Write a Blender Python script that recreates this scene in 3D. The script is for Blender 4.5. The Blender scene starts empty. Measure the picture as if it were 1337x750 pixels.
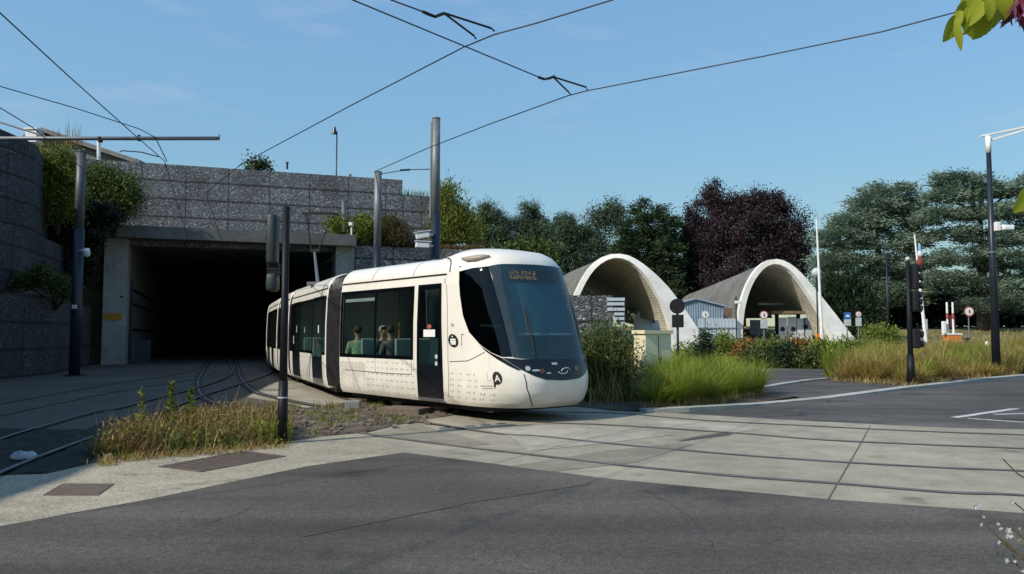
import bpy, bmesh, math, random
import numpy as np
from mathutils import Vector, Matrix
random.seed(7); RNG = np.random.default_rng(7)
sc = bpy.context.scene
COL = sc.collection

# ------------------------------------------------------------------ camera numbers
F, CX, CY, H = 1040.0, 668.5, 375.0, 1.55
TH = math.atan((438 - CY) / F)
CT, ST = math.cos(TH), math.sin(TH)

def ray(px, py):
    v = -(py - CY) / F
    return ((px - CX) / F, CT - ST * v, ST + CT * v)
def G(px, py, z=0.0):
    r = ray(px, py); k = (z - H) / r[2]
    return Vector((k * r[0], k * r[1], z))
def P(px, py, Y):
    r = ray(px, py); k = Y / r[1]
    return Vector((k * r[0], Y, H + k * r[2]))
def WX(px, Y, z=1.5):
    d = Y * CT + (z - H) * ST
    return (px - CX) / F * d
def proj(p):
    x, y, z = p[0], p[1], p[2] - H
    d = y * CT + z * ST; u = -y * ST + z * CT
    return CX + F * x / d, CY - F * u / d
def sstep(a, b, x):
    t = min(1, max(0, (x - a) / (b - a))); return t * t * (3 - 2 * t)
def terr(x, y):
    r = float(np.interp(y, [34, 45, 58, 72, 90, 140, 400], [0, .35, 1.05, 2.1, 2.6, 3.0, 3.0]))
    return r * sstep(-3.5, 4, x)

# ------------------------------------------------------------------ materials
def lin(c):
    return tuple(((v / 12.92) if v <= .04045 else ((v + .055) / 1.055) ** 2.4) for v in c)
def newmat(name):
    m = bpy.data.materials.new(name); m.use_nodes = True
    nt = m.node_tree; b = nt.nodes['Principled BSDF']
    return m, nt, b
def N(nt, t, **kw):
    n = nt.nodes.new(t)
    for k, v in kw.items():
        if k in n.inputs: n.inputs[k].default_value = v
        else: setattr(n, k, v)
    return n
def rgba(c): return (c[0], c[1], c[2], 1)
def mat(name, c1, c2=None, scale=4, rough=.7, metal=0, bump=0, bscale=40, spec=.4, detail=6, fine=None, fscale=60, coat=0, lo=.35, hi=.65):
    m, nt, b = newmat(name)
    b.inputs['Roughness'].default_value = rough; b.inputs['Metallic'].default_value = metal
    b.inputs['Specular IOR Level'].default_value = spec
    if coat: b.inputs['Coat Weight'].default_value = coat; b.inputs['Coat Roughness'].default_value = .08
    tc = N(nt, 'ShaderNodeTexCoord')
    if c2 is None: c2 = tuple(v * .82 for v in c1)
    nz = N(nt, 'ShaderNodeTexNoise', Scale=scale, Detail=detail, Roughness=.6)
    nt.links.new(tc.outputs['Object'], nz.inputs['Vector'])
    cr = N(nt, 'ShaderNodeValToRGB')
    cr.color_ramp.elements[0].position = lo; cr.color_ramp.elements[0].color = rgba(c2)
    cr.color_ramp.elements[1].position = hi; cr.color_ramp.elements[1].color = rgba(c1)
    nt.links.new(nz.outputs['Fac'], cr.inputs['Fac'])
    out = cr.outputs['Color']
    if fine:
        n2 = N(nt, 'ShaderNodeTexNoise', Scale=fscale, Detail=3)
        nt.links.new(tc.outputs['Object'], n2.inputs['Vector'])
        mr = N(nt, 'ShaderNodeMapRange'); mr.inputs['From Min'].default_value = .3; mr.inputs['From Max'].default_value = .7
        mr.inputs['To Min'].default_value = 1 - fine; mr.inputs['To Max'].default_value = 1 + fine
        nt.links.new(n2.outputs['Fac'], mr.inputs['Value'])
        mx = N(nt, 'ShaderNodeVectorMath', operation='MULTIPLY')
        nt.links.new(out, mx.inputs[0]); nt.links.new(mr.outputs[0], mx.inputs[1]); out = mx.outputs[0]
    nt.links.new(out, b.inputs['Base Color'])
    if bump:
        n3 = N(nt, 'ShaderNodeTexNoise', Scale=bscale, Detail=4)
        nt.links.new(tc.outputs['Object'], n3.inputs['Vector'])
        bp = N(nt, 'ShaderNodeBump', Strength=bump, Distance=.02)
        nt.links.new(n3.outputs['Fac'], bp.inputs['Height']); nt.links.new(bp.outputs['Normal'], b.inputs['Normal'])
    return m
LEAFALL = {}
def leafmat(name, dark, mid, light, trans=.25, rough=.6):
    m, nt, b = newmat(name); m['leaf'] = 1; LEAFALL[m.name] = (dark, mid, light, trans)
    g = N(nt, 'ShaderNodeNewGeometry'); cr = N(nt, 'ShaderNodeValToRGB')
    e = cr.color_ramp.elements; e[0].color = rgba(dark); e[1].color = rgba(light)
    x = e.new(.55); x.color = rgba(mid)
    nt.links.new(g.outputs['Random Per Island'], cr.inputs['Fac'])
    nt.links.new(cr.outputs['Color'], b.inputs['Base Color'])
    b.inputs['Roughness'].default_value = rough; b.inputs['Specular IOR Level'].default_value = .25
    tr = N(nt, 'ShaderNodeBsdfTranslucent'); nt.links.new(cr.outputs['Color'], tr.inputs['Color'])
    mx = N(nt, 'ShaderNodeMixShader'); mx.inputs[0].default_value = trans
    nt.links.new(b.outputs[0], mx.inputs[1]); nt.links.new(tr.outputs[0], mx.inputs[2])
    nt.links.new(mx.outputs[0], nt.nodes['Material Output'].inputs['Surface'])
    return m
def glassmat(name, tint, refl=1.0, rough=.02, ior=1.5, sky_tint=None):
    m, nt, b = newmat(name); nt.nodes.remove(b)
    t = N(nt, 'ShaderNodeBsdfTransparent'); t.inputs[0].default_value = rgba(tint)
    g = N(nt, 'ShaderNodeBsdfGlossy'); g.inputs['Roughness'].default_value = rough; g.inputs[0].default_value = (refl, refl, refl, 1)
    fr = N(nt, 'ShaderNodeFresnel'); gm = N(nt, 'ShaderNodeNewGeometry'); im = N(nt, 'ShaderNodeMapRange'); im.inputs['To Min'].default_value = ior; im.inputs['To Max'].default_value = 1 / ior
    nt.links.new(gm.outputs['Backfacing'], im.inputs['Value']); nt.links.new(im.outputs[0], fr.inputs['IOR']); mx = N(nt, 'ShaderNodeMixShader')
    nt.links.new(fr.outputs[0], mx.inputs[0]); nt.links.new(t.outputs[0], mx.inputs[1]); nt.links.new(g.outputs[0], mx.inputs[2])
    out = mx.outputs[0]
    if sky_tint:                                   # sky reflection painted as a diffuse film on the glass
        df = N(nt, 'ShaderNodeBsdfDiffuse'); df.inputs[0].default_value = rgba(sky_tint[0]); m2_ = N(nt, 'ShaderNodeMixShader'); m2_.inputs[0].default_value = sky_tint[1]
        nt.links.new(out, m2_.inputs[1]); nt.links.new(df.outputs[0], m2_.inputs[2]); out = m2_.outputs[0]
    nt.links.new(out, nt.nodes['Material Output'].inputs['Surface'])
    return m
def emat(name, c, s):
    m, nt, b = newmat(name)
    b.inputs['Base Color'].default_value = rgba(c); b.inputs['Emission Color'].default_value = rgba(c); b.inputs['Emission Strength'].default_value = s
    return m
def gabion(name, k=1.0, cell=7.0):
    m, nt, b = newmat(name); L = nt.links.new
    tc = N(nt, 'ShaderNodeTexCoord'); mp = N(nt, 'ShaderNodeMapping'); mp.inputs['Scale'].default_value = (1, 1, 1.7)
    L(tc.outputs['Object'], mp.inputs['Vector'])
    v = N(nt, 'ShaderNodeTexVoronoi', Scale=cell); L(mp.outputs[0], v.inputs['Vector'])
    d = N(nt, 'ShaderNodeTexVoronoi', Scale=cell); d.feature = 'DISTANCE_TO_EDGE'; L(mp.outputs[0], d.inputs['Vector'])
    sp = N(nt, 'ShaderNodeSeparateColor'); L(v.outputs['Color'], sp.inputs[0])
    cr = N(nt, 'ShaderNodeValToRGB'); e = cr.color_ramp.elements
    e[0].color = rgba([c * k for c in (.075, .078, .084)]); e[1].color = rgba([c * k for c in (.34, .34, .335)])
    x = e.new(.55); x.color = rgba([c * k for c in (.12, .125, .135)]); x = e.new(.85); x.color = rgba([c * k for c in (.19, .195, .205)])
    L(sp.outputs[0], cr.inputs['Fac'])
    n2 = N(nt, 'ShaderNodeTexNoise', Scale=.6, Detail=4); L(tc.outputs['Object'], n2.inputs['Vector'])
    mr = N(nt, 'ShaderNodeMapRange'); mr.inputs['From Min'].default_value = .3; mr.inputs['From Max'].default_value = .7; mr.inputs['To Min'].default_value = .65; mr.inputs['To Max'].default_value = 1.25
    L(n2.outputs['Fac'], mr.inputs['Value'])
    gap = N(nt, 'ShaderNodeMapRange'); gap.inputs['From Min'].default_value = .02; gap.inputs['From Max'].default_value = .1; gap.inputs['To Min'].default_value = .12  # shade in the voids between stones painted as dark edges
    L(d.outputs['Distance'], gap.inputs['Value'])
    # basket joints: every metre up, about every two metres along
    sx = N(nt, 'ShaderNodeSeparateXYZ'); L(tc.outputs['Object'], sx.inputs[0])
    def joint(src, period, w):
        md = N(nt, 'ShaderNodeMath', operation='PINGPONG'); md.inputs[1].default_value = period / 2; L(src, md.inputs[0])
        q = N(nt, 'ShaderNodeMapRange'); q.inputs['From Min'].default_value = w * .4; q.inputs['From Max'].default_value = w; q.inputs['To Min'].default_value = .25
        L(md.outputs[0], q.inputs['Value']); return q.outputs[0]
    def mul(a, c):
        q = N(nt, 'ShaderNodeMath', operation='MULTIPLY'); L(a, q.inputs[0]); L(c, q.inputs[1]); return q.outputs[0]
    ad = N(nt, 'ShaderNodeMath', operation='ADD'); L(sx.outputs[0], ad.inputs[0]); L(sx.outputs[1], ad.inputs[1])
    f = mul(mul(joint(sx.outputs[2], 1.02, .08), joint(ad.outputs[0], 2.9, .05)), mul(gap.outputs[0], mr.outputs[0]))
    vm = N(nt, 'ShaderNodeVectorMath', operation='SCALE'); L(cr.outputs['Color'], vm.inputs[0]); L(f, vm.inputs['Scale'])
    L(vm.outputs[0], b.inputs['Base Color']); b.inputs['Roughness'].default_value = .8
    bp = N(nt, 'ShaderNodeBump', Strength=1.0, Distance=.06); L(d.outputs['Distance'], bp.inputs['Height']); L(bp.outputs[0], b.inputs['Normal'])
    return m
def tilemat(name, c1, c2, cm, w, h, bump=.4):
    m, nt, b = newmat(name); L = nt.links.new
    tc = N(nt, 'ShaderNodeTexCoord')
    br = N(nt, 'ShaderNodeTexBrick', Scale=1.0); br.inputs['Color1'].default_value = rgba(c1); br.inputs['Color2'].default_value = rgba(c2); br.inputs['Mortar'].default_value = rgba(cm)
    br.inputs['Brick Width'].default_value = w; br.inputs['Row Height'].default_value = h; br.inputs['Mortar Size'].default_value = .025
    L(tc.outputs['UV'], br.inputs['Vector'])
    n = N(nt, 'ShaderNodeTexNoise', Scale=.5, Detail=6); L(tc.outputs['Object'], n.inputs['Vector'])
    mr = N(nt, 'ShaderNodeMapRange'); mr.inputs['From Min'].default_value = .3; mr.inputs['From Max'].default_value = .7; mr.inputs['To Min'].default_value = .75; mr.inputs['To Max'].default_value = 1.2
    L(n.outputs['Fac'], mr.inputs['Value'])
    vm = N(nt, 'ShaderNodeVectorMath', operation='SCALE'); L(br.outputs['Color'], vm.inputs[0]); L(mr.outputs[0], vm.inputs['Scale'])
    L(vm.outputs[0], b.inputs['Base Color']); b.inputs['Roughness'].default_value = .8
    bp = N(nt, 'ShaderNodeBump', Strength=bump, Distance=.03); L(br.outputs['Fac'], bp.inputs['Height']); bp.invert = True; L(bp.outputs[0], b.inputs['Normal'])
    return m
def asphalt(name, base):
    m, nt, b = newmat(name); L = nt.links.new
    tc = N(nt, 'ShaderNodeTexCoord')
    def nz(s, d=5, lo=.3, hi=.7, a=.8, c=1.2, vec=None):
        n = N(nt, 'ShaderNodeTexNoise', Scale=s, Detail=d); L(vec or tc.outputs['Object'], n.inputs['Vector'])
        r = N(nt, 'ShaderNodeMapRange'); r.inputs['From Min'].default_value = lo; r.inputs['From Max'].default_value = hi; r.inputs['To Min'].default_value = a; r.inputs['To Max'].default_value = c
        L(n.outputs['Fac'], r.inputs['Value']); return r.outputs[0]
    mp = N(nt, 'ShaderNodeMapping'); mp.inputs['Rotation'].default_value = (0, 0, math.radians(28)); mp.inputs['Scale'].default_value = (.12, 1.3, 1); L(tc.outputs['Object'], mp.inputs['Vector'])
    def mul(a, c):
        q = N(nt, 'ShaderNodeMath', operation='MULTIPLY'); L(a, q.inputs[0]); L(c, q.inputs[1]); return q.outputs[0]
    f = mul(mul(nz(.35, 5, .3, .7, .72, 1.28), nz(1.0, 4, .35, .65, .78, 1.2, mp.outputs[0])), mul(nz(14, 4, .3, .7, .84, 1.16), nz(75, 2, .3, .7, .55, 1.45)))
    # few dark stains
    f = mul(mul(f, nz(.8, 7, .30, .42, .60, 1.0)), nz(.16, 4, .35, .65, .84, 1.16))
    vm = N(nt, 'ShaderNodeVectorMath', operation='SCALE'); vm.inputs[0].default_value = base; L(f, vm.inputs['Scale'])
    L(vm.outputs[0], b.inputs['Base Color']); b.inputs['Roughness'].default_value = .85; b.inputs['Specular IOR Level'].default_value = .3
    n3 = N(nt, 'ShaderNodeTexNoise', Scale=120, Detail=2); L(tc.outputs['Object'], n3.inputs['Vector'])
    bp = N(nt, 'ShaderNodeBump', Strength=.5, Distance=.01); L(n3.outputs['Fac'], bp.inputs['Height']); L(bp.outputs[0], b.inputs['Normal'])
    return m
def concrete(name, base, tint=(.95, 1.0, 1.02), gravel=.25, gs=70):
    m, nt, b = newmat(name); L = nt.links.new
    tc = N(nt, 'ShaderNodeTexCoord')
    def nz(s, d=5, lo=.3, hi=.7, a=.8, c=1.2):
        n = N(nt, 'ShaderNodeTexNoise', Scale=s, Detail=d, Roughness=.65); L(tc.outputs['Object'], n.inputs['Vector'])
        r = N(nt, 'ShaderNodeMapRange'); r.inputs['From Min'].default_value = lo; r.inputs['From Max'].default_value = hi; r.inputs['To Min'].default_value = a; r.inputs['To Max'].default_value = c
        L(n.outputs['Fac'], r.inputs['Value']); return r.outputs[0]
    def mul(a, c):
        q = N(nt, 'ShaderNodeMath', operation='MULTIPLY'); L(a, q.inputs[0]); L(c, q.inputs[1]); return q.outputs[0]
    f = mul(mul(nz(.3, 6, .3, .7, .76, 1.2), nz(2.2, 7, .3, .7, .80, 1.16)), nz(gs, 3, .3, .7, 1 - gravel, 1 + gravel))
    f = mul(f, nz(1.1, 9, .28, .40, .55, 1.0))
    vm = N(nt, 'ShaderNodeVectorMath', operation='SCALE'); vm.inputs[0].default_value = base; L(f, vm.inputs['Scale'])
    L(vm.outputs[0], b.inputs['Base Color']); b.inputs['Roughness'].default_value = .85; b.inputs['Specular IOR Level'].default_value = .25
    n3 = N(nt, 'ShaderNodeTexNoise', Scale=gs, Detail=3); L(tc.outputs['Object'], n3.inputs['Vector'])
    bp = N(nt, 'ShaderNodeBump', Strength=.35, Distance=.012); L(n3.outputs['Fac'], bp.inputs['Height']); L(bp.outputs[0], b.inputs['Normal'])
    return m

M = {}
M['ivory'] = mat('tram ivory paint', (.78, .74, .655), (.73, .69, .605), scale=1.5, rough=.30, spec=.5, coat=.3)
def grime(m):
    # road dirt with a ragged upper edge along the skirt, faint runs down the flank
    nt = m.node_tree; L = nt.links.new; b = nt.nodes['Principled BSDF']; src = b.inputs['Base Color'].links[0].from_socket
    tc = N(nt, 'ShaderNodeTexCoord'); sp = N(nt, 'ShaderNodeSeparateXYZ'); L(tc.outputs['Object'], sp.inputs[0])
    n1 = N(nt, 'ShaderNodeTexNoise', Scale=2.2, Detail=7, Roughness=.7); L(tc.outputs['Object'], n1.inputs['Vector'])
    mp = N(nt, 'ShaderNodeMapping'); mp.inputs['Scale'].default_value = (9, 9, .5); L(tc.outputs['Object'], mp.inputs['Vector'])
    n2 = N(nt, 'ShaderNodeTexNoise', Scale=1.0, Detail=5); L(mp.outputs[0], n2.inputs['Vector'])
    a = N(nt, 'ShaderNodeMath', operation='MULTIPLY_ADD'); a.inputs[1].default_value = -1.1; L(n1.outputs['Fac'], a.inputs[0]); L(sp.outputs[2], a.inputs[2])
    r = N(nt, 'ShaderNodeMapRange'); r.inputs['From Min'].default_value = -.36; r.inputs['From Max'].default_value = .25; r.inputs['To Min'].default_value = .42; r.inputs['To Max'].default_value = 0; L(a.outputs[0], r.inputs['Value'])
    r2 = N(nt, 'ShaderNodeMapRange'); r2.inputs['From Min'].default_value = .55; r2.inputs['From Max'].default_value = .8; r2.inputs['To Max'].default_value = .16; L(n2.outputs['Fac'], r2.inputs['Value'])
    mxm = N(nt, 'ShaderNodeMath', operation='MAXIMUM'); L(r.outputs[0], mxm.inputs[0]); L(r2.outputs[0], mxm.inputs[1])
    mx = N(nt, 'ShaderNodeMix'); mx.data_type = 'RGBA'; mx.inputs['B'].default_value = (.22, .19, .15, 1); L(mxm.outputs[0], mx.inputs['Factor']); L(src, mx.inputs['A']); L(mx.outputs['Result'], b.inputs['Base Color'])
grime(M['ivory'])
M['blackgloss'] = mat('black gloss panel', (.008, .009, .012), (.006, .007, .009), rough=.15, spec=.5)
M['blackmat'] = mat('black matt', (.012, .012, .014), rough=.6)
M['rubber'] = mat('grey rubber bellows', (.028, .028, .031), (.016, .016, .018), scale=6, rough=.28)
M['glass'] = glassmat('tinted side glass', (.62, .70, .66), .9)
M['cabglass'] = glassmat('dark cab glass', (.10, .13, .14), .9)
M['windshield'] = glassmat('windscreen glass', (.50, .66, .70), 1.0, sky_tint=((.05, .13, .17), .22))
M['blind'] = mat('teal sun blind', (.07, .17, .21), (.06, .15, .19), rough=.7)
M['cabgrey'] = mat('cab lining grey', (.16, .18, .19), rough=.6)
M['palegrey'] = mat('pale grey plastic', (.5, .53, .53), rough=.5)
M['seat'] = mat('pale green seat shell', (.42, .55, .52), rough=.45)
M['dark'] = mat('underframe dark', (.02, .019, .018), rough=.7)
M['steel'] = mat('rail steel', (.26, .23, .20), (.16, .13, .11), scale=3, rough=.42, metal=.35)
M['groove'] = mat('dark rail groove', (.165, .15, .125), (.085, .08, .07), scale=5, rough=.9)
M['galv'] = mat('galvanised grey steel', (.20, .215, .225), (.15, .16, .17), scale=3, rough=.5, metal=.2)
M['galvdark'] = mat('darker galvanised steel', (.10, .105, .115), (.07, .075, .08), scale=3, rough=.5, metal=.2)  # darker steel tone for the upper part of the left pole
M['darkpole'] = mat('dark blue grey pole paint', (.016, .022, .032), (.012, .016, .024), scale=3, rough=.4)
M['blackpole'] = mat('black pole paint', (.007, .008, .010), rough=.55, spec=.25)
M['groove_dark'] = mat('rail groove darkened for shade', (.018, .017, .016), (.03, .027, .024), scale=5, rough=.8)  # groove colour darkened for the rails lying in shade
M['groove_mid'] = mat('dirty rail groove', (.11, .098, .08), (.06, .055, .047), scale=2, rough=.85)
M['wire'] = mat('dark wire', (.02, .02, .022), rough=.5, metal=.3)
M['white'] = mat('white paint', (.78, .78, .76), (.70, .70, .68), scale=2, rough=.45)
M['shellwhite'] = mat('white painted concrete', (.74, .73, .69), (.60, .59, .55), scale=1.2, rough=.7, bump=.15)
M['cream'] = mat('cream cabinet paint', (.76, .70, .46), (.69, .63, .42), scale=1.5, rough=.55)
M['red'] = mat('faded red paint', (.42, .10, .09), rough=.4)
M['blue'] = mat('blue sign', (.03, .14, .42), rough=.4)
M['orange'] = mat('orange plastic', (.75, .22, .03), rough=.45)
M['ochre'] = mat('orange plate', (.42, .20, .02), rough=.6)
M['bluegrey'] = mat('blue grey sheet metal', (.30, .38, .45), (.24, .31, .38), scale=1, rough=.5)
M['palepanel'] = mat('pale fence panel', (.52, .58, .62), (.44, .5, .55), scale=1, rough=.6)
M['rust'] = mat('rusty iron grate', (.165, .115, .085), (.10, .075, .058), scale=8, rough=.85)
M['led'] = emat('amber led', (1.0, .36, .05), .35)
M['lampglass'] = mat('clear lamp lens', (.45, .5, .53), rough=.1, spec=.8)
M['gab'] = gabion('gabion stones', 1.75, 11)
M['gabL'] = gabion('flat gabion stones dimmed for shade', .44, 9)  # stones of the left bank, shade of the bank put into their colour
M['gabR'] = gabion('gabion stones of the garden wall', 1.25, 8)
M['asphalt'] = asphalt('asphalt', (.084, .074, .062))
M['asphalt2'] = asphalt('side asphalt', (.080, .073, .066))
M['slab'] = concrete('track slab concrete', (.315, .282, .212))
M['track'] = concrete('track bed concrete', (.10, .088, .068), gravel=.2)  # base colour dimmed for the shade over the left tracks
M['pave'] = concrete('gravelly pavement', (.335, .295, .215), gravel=.5, gs=45)
M['kerb'] = concrete('kerb concrete', (.40, .385, .345), gravel=.12)
M['conc'] = concrete('weathered structural concrete', (.20, .20, .19), gravel=.1)
M['concpale'] = concrete('pale pillar concrete', (.30, .30, .28), gravel=.1)
M['lintel'] = concrete('dirty lintel concrete', (.13, .13, .125), gravel=.15, gs=12)
M['ballast'] = mat('dirty ballast', (.15, .115, .075), (.04, .03, .022), scale=3, rough=.95, bump=1, bscale=25, fine=.5, fscale=30)
M['rubble'] = mat('dirty rubble', (.22, .18, .13), (.09, .07, .05), scale=7, rough=.95)
M['soil'] = mat('brown soil', (.11, .08, .055), (.06, .045, .03), scale=3, rough=.95, bump=.8, fine=.4)
M['drygrass'] = mat('dry lawn', (.20, .17, .075), (.10, .11, .04), scale=.35, rough=.95, bump=1, bscale=30, fine=.5, fscale=14)
M['paint'] = mat('worn road paint', (.62, .61, .57), (.34, .33, .31), scale=9, rough=.8)
M['tileout'] = tilemat('grey shell tiles', (.15, .145, .13), (.20, .19, .165), (.07, .07, .065), .30, .30)
M['tilein'] = tilemat('inner vault bricks', (.74, .68, .53), (.50, .46, .36), (.15, .14, .12), .34, .22)
M['brick'] = mat('brown stone base', (.20, .15, .10), (.12, .09, .06), scale=5, rough=.9, bump=.5)
M['bark'] = mat('bark', (.075, .058, .042), (.035, .028, .022), scale=6, rough=.95, bump=.8)
M['skin'] = mat('skin', (.45, .28, .20), rough=.5)
M['hair'] = mat('dark hair', (.05, .035, .025), rough=.7)
M['greyhair'] = mat('grey hair', (.35, .34, .32), rough=.7)
M['shirtg'] = mat('green patterned shirt', (.16, .36, .18), (.42, .52, .38), scale=16, rough=.8, lo=.45, hi=.55)
M['shirtb'] = mat('blue shirt', (.03, .045, .09), rough=.8)
M['shirtw'] = mat('pale shirt', (.13, .14, .14), rough=.8)
M['trouser'] = mat('dark trousers', (.03, .03, .04), rough=.8)
M['plastic'] = mat('white litter plastic', (.42, .46, .5), rough=.35)
M['roof'] = mat('grey roof sheets', (.16, .17, .16), (.12, .13, .125), scale=2, rough=.7)
M['print'] = mat('grey printed marks', (.40, .375, .33), rough=.5)
M['stripe'] = mat('pale printed stripe', (.60, .56, .48), rough=.5)
# foliage
M['l_pine'] = leafmat('pine needles', (0.026, 0.045, 0.026), (0.054, 0.086, 0.045), (0.097, 0.136, 0.063), .15)
M['l_pine2'] = leafmat('grey green foliage', (0.036, 0.055, 0.034), (0.065, 0.091, 0.049), (0.117, 0.143, 0.072), .2)
M['l_cyp'] = leafmat('cypress sprays', (0.016, 0.033, 0.014), (0.037, 0.066, 0.024), (0.075, 0.108, 0.038), .2)
M['l_beech'] = leafmat('copper beech leaves', (0.022, 0.016, 0.020), (0.040, 0.024, 0.029), (0.074, 0.044, 0.047), .15)
M['l_cedar'] = leafmat('cedar needles', (0.090, 0.138, 0.103), (0.165, 0.233, 0.168), (0.280, 0.353, 0.242), .28)
M['l_yew'] = leafmat('yew needles', (0.012, 0.023, 0.012), (0.020, 0.041, 0.016), (0.041, 0.065, 0.023), .1)
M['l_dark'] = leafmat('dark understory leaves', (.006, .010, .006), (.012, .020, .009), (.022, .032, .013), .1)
M['l_broom'] = leafmat('yellow green shoots', (0.065, 0.093, 0.014), (0.143, 0.173, 0.026), (0.260, 0.259, 0.041), .35)
M['l_birch'] = leafmat('light green leaves', (.045, .075, .018), (.085, .13, .03), (.15, .19, .05), .35)
M['l_brown'] = leafmat('brownish shrub leaves', (.05, .04, .02), (.09, .08, .03), (.14, .12, .04), .25)
M['l_shrub'] = leafmat('mixed shrub leaves', (0.079, 0.110, 0.020), (0.166, 0.227, 0.040), (0.316, 0.355, 0.066), .35)
M['l_shrub2'] = leafmat('dark shrub leaves', (0.035, 0.047, 0.014), (0.070, 0.095, 0.024), (0.154, 0.169, 0.042), .25)
M['l_orange'] = leafmat('orange flowering leaves', (0.084, 0.072, 0.017), (0.192, 0.120, 0.033), (0.456, 0.144, 0.044), .25)
M['g_green'] = leafmat('green grass blades', (0.130, 0.188, 0.017), (0.234, 0.312, 0.028), (0.364, 0.425, 0.055), .45, .5)
M['g_olive'] = leafmat('olive grass blades', (0.227, 0.183, 0.040), (0.402, 0.311, 0.079), (0.628, 0.447, 0.145), .45, .5)
M['g_straw'] = leafmat('straw blades', (0.216, 0.156, 0.060), (0.384, 0.288, 0.120), (0.552, 0.444, 0.216), .35, .6)
M['g_weed'] = leafmat('dry weed stalks', (.11, .055, .02), (.22, .14, .05), (.36, .25, .11), .3, .6)
M['l_rose'] = leafmat('yellow green rose leaves', (.26, .32, .02), (.36, .40, .03), (.46, .46, .06), .5)
M['petal'] = leafmat('pink petals', (.18, .03, .06), (.33, .07, .13), (.5, .16, .24), .3)
M['wpetal'] = leafmat('white petals', (.45, .42, .42), (.6, .57, .57), (.74, .72, .72), .3)

LEAFC = {k: LEAFALL[m.name] for k, m in M.items() if m.name in LEAFALL}
# ------------------------------------------------------------------ mesh building
class MB:
    def __init__(s): s.v = []; s.f = []; s.mi = []; s.uv = None; s.cur = 0
    def add(s, vs, fs):
        o = len(s.v); s.v += [tuple(v) for v in vs]
        for f in fs: s.f.append(tuple(o + i for i in f)); s.mi.append(s.cur)
        return s
    def quad(s, a, b, c, d): return s.add([a, b, c, d], [(0, 1, 2, 3)])
    def box(s, c, size, ax=None, bev=0):
        X, Y, Z = ax if ax else (Vector((1, 0, 0)), Vector((0, 1, 0)), Vector((0, 0, 1)))
        hx, hy, hz = size[0] / 2, size[1] / 2, size[2] / 2; c = Vector(c)
        if bev <= 0:
            vs = [c + X * (i * hx) + Y * (j * hy) + Z * (k * hz) for i in (-1, 1) for j in (-1, 1) for k in (-1, 1)]
            return s.add(vs, [(0, 1, 3, 2), (4, 6, 7, 5), (0, 4, 5, 1), (2, 3, 7, 6), (0, 2, 6, 4), (1, 5, 7, 3)])
        bm = bmesh.new(); bmesh.ops.create_cube(bm, size=1)
        for v in bm.verts: v.co = Vector((v.co.x * size[0], v.co.y * size[1], v.co.z * size[2]))
        bmesh.ops.bevel(bm, geom=bm.edges[:], offset=bev, segments=2, affect='EDGES', profile=.5)
        bm.verts.index_update()
        vs = [c + X * v.co.x + Y * v.co.y + Z * v.co.z for v in bm.verts]
        fs = [[v.index for v in f.verts] for f in bm.faces]; bm.free()
        return s.add(vs, fs)
    def tube(s, pts, r, n=8, cap=True):
        pts = [Vector(p) for p in pts]; k = len(pts)
        rs = r if isinstance(r, (list, tuple)) else [r] * k
        rings = []; up = None
        for i, p in enumerate(pts):
            t = (pts[min(i + 1, k - 1)] - pts[max(i - 1, 0)]).normalized()
            if up is None: up = Vector((0, 0, 1)) if abs(t.z) < .9 else Vector((1, 0, 0))
            a = t.cross(up).normalized(); b = a.cross(t).normalized(); up = b
            rings.append([p + (a * math.cos(q) + b * math.sin(q)) * rs[i] for q in [2 * math.pi * j / n for j in range(n)]])
        vs = [v for R in rings for v in R]
        fs = [(i * n + j, i * n + (j + 1) % n, (i + 1) * n + (j + 1) % n, (i + 1) * n + j) for i in range(k - 1) for j in range(n)]
        if cap: fs += [tuple(range(n))[::-1], tuple((k - 1) * n + j for j in range(n))]
        return s.add(vs, fs)
    def prism(s, poly, off):
        n = len(poly); off = Vector(off)
        vs = [Vector(p) for p in poly] + [Vector(p) + off for p in poly]
        return s.add(vs, [tuple(range(n)), tuple(range(n, 2 * n))[::-1]] + [(i, (i + 1) % n, n + (i + 1) % n, n + i) for i in range(n)])
    def disc(s, c, nrm, r, th=.02, n=24, r2=None):
        nrm = Vector(nrm).normalized(); a = nrm.orthogonal().normalized(); b = nrm.cross(a); c = Vector(c)
        poly = [c + (a * math.cos(2 * math.pi * i / n) + b * math.sin(2 * math.pi * i / n)) * r for i in range(n)]
        return s.prism(poly, -nrm * th)
    def sphere(s, c, r, sx=1, sy=1, sz=1, n=12):
        c = Vector(c); vs = []; m = n // 2
        for i in range(m + 1):
            t = math.pi * i / m
            for j in range(n): q = 2 * math.pi * j / n; vs.append(c + Vector((r * sx * math.sin(t) * math.cos(q), r * sy * math.sin(t) * math.sin(q), r * sz * math.cos(t))))
        return s.add(vs, [(i * n + j, (i + 1) * n + j, (i + 1) * n + (j + 1) % n, i * n + (j + 1) % n) for i in range(m) for j in range(n)])

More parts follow.
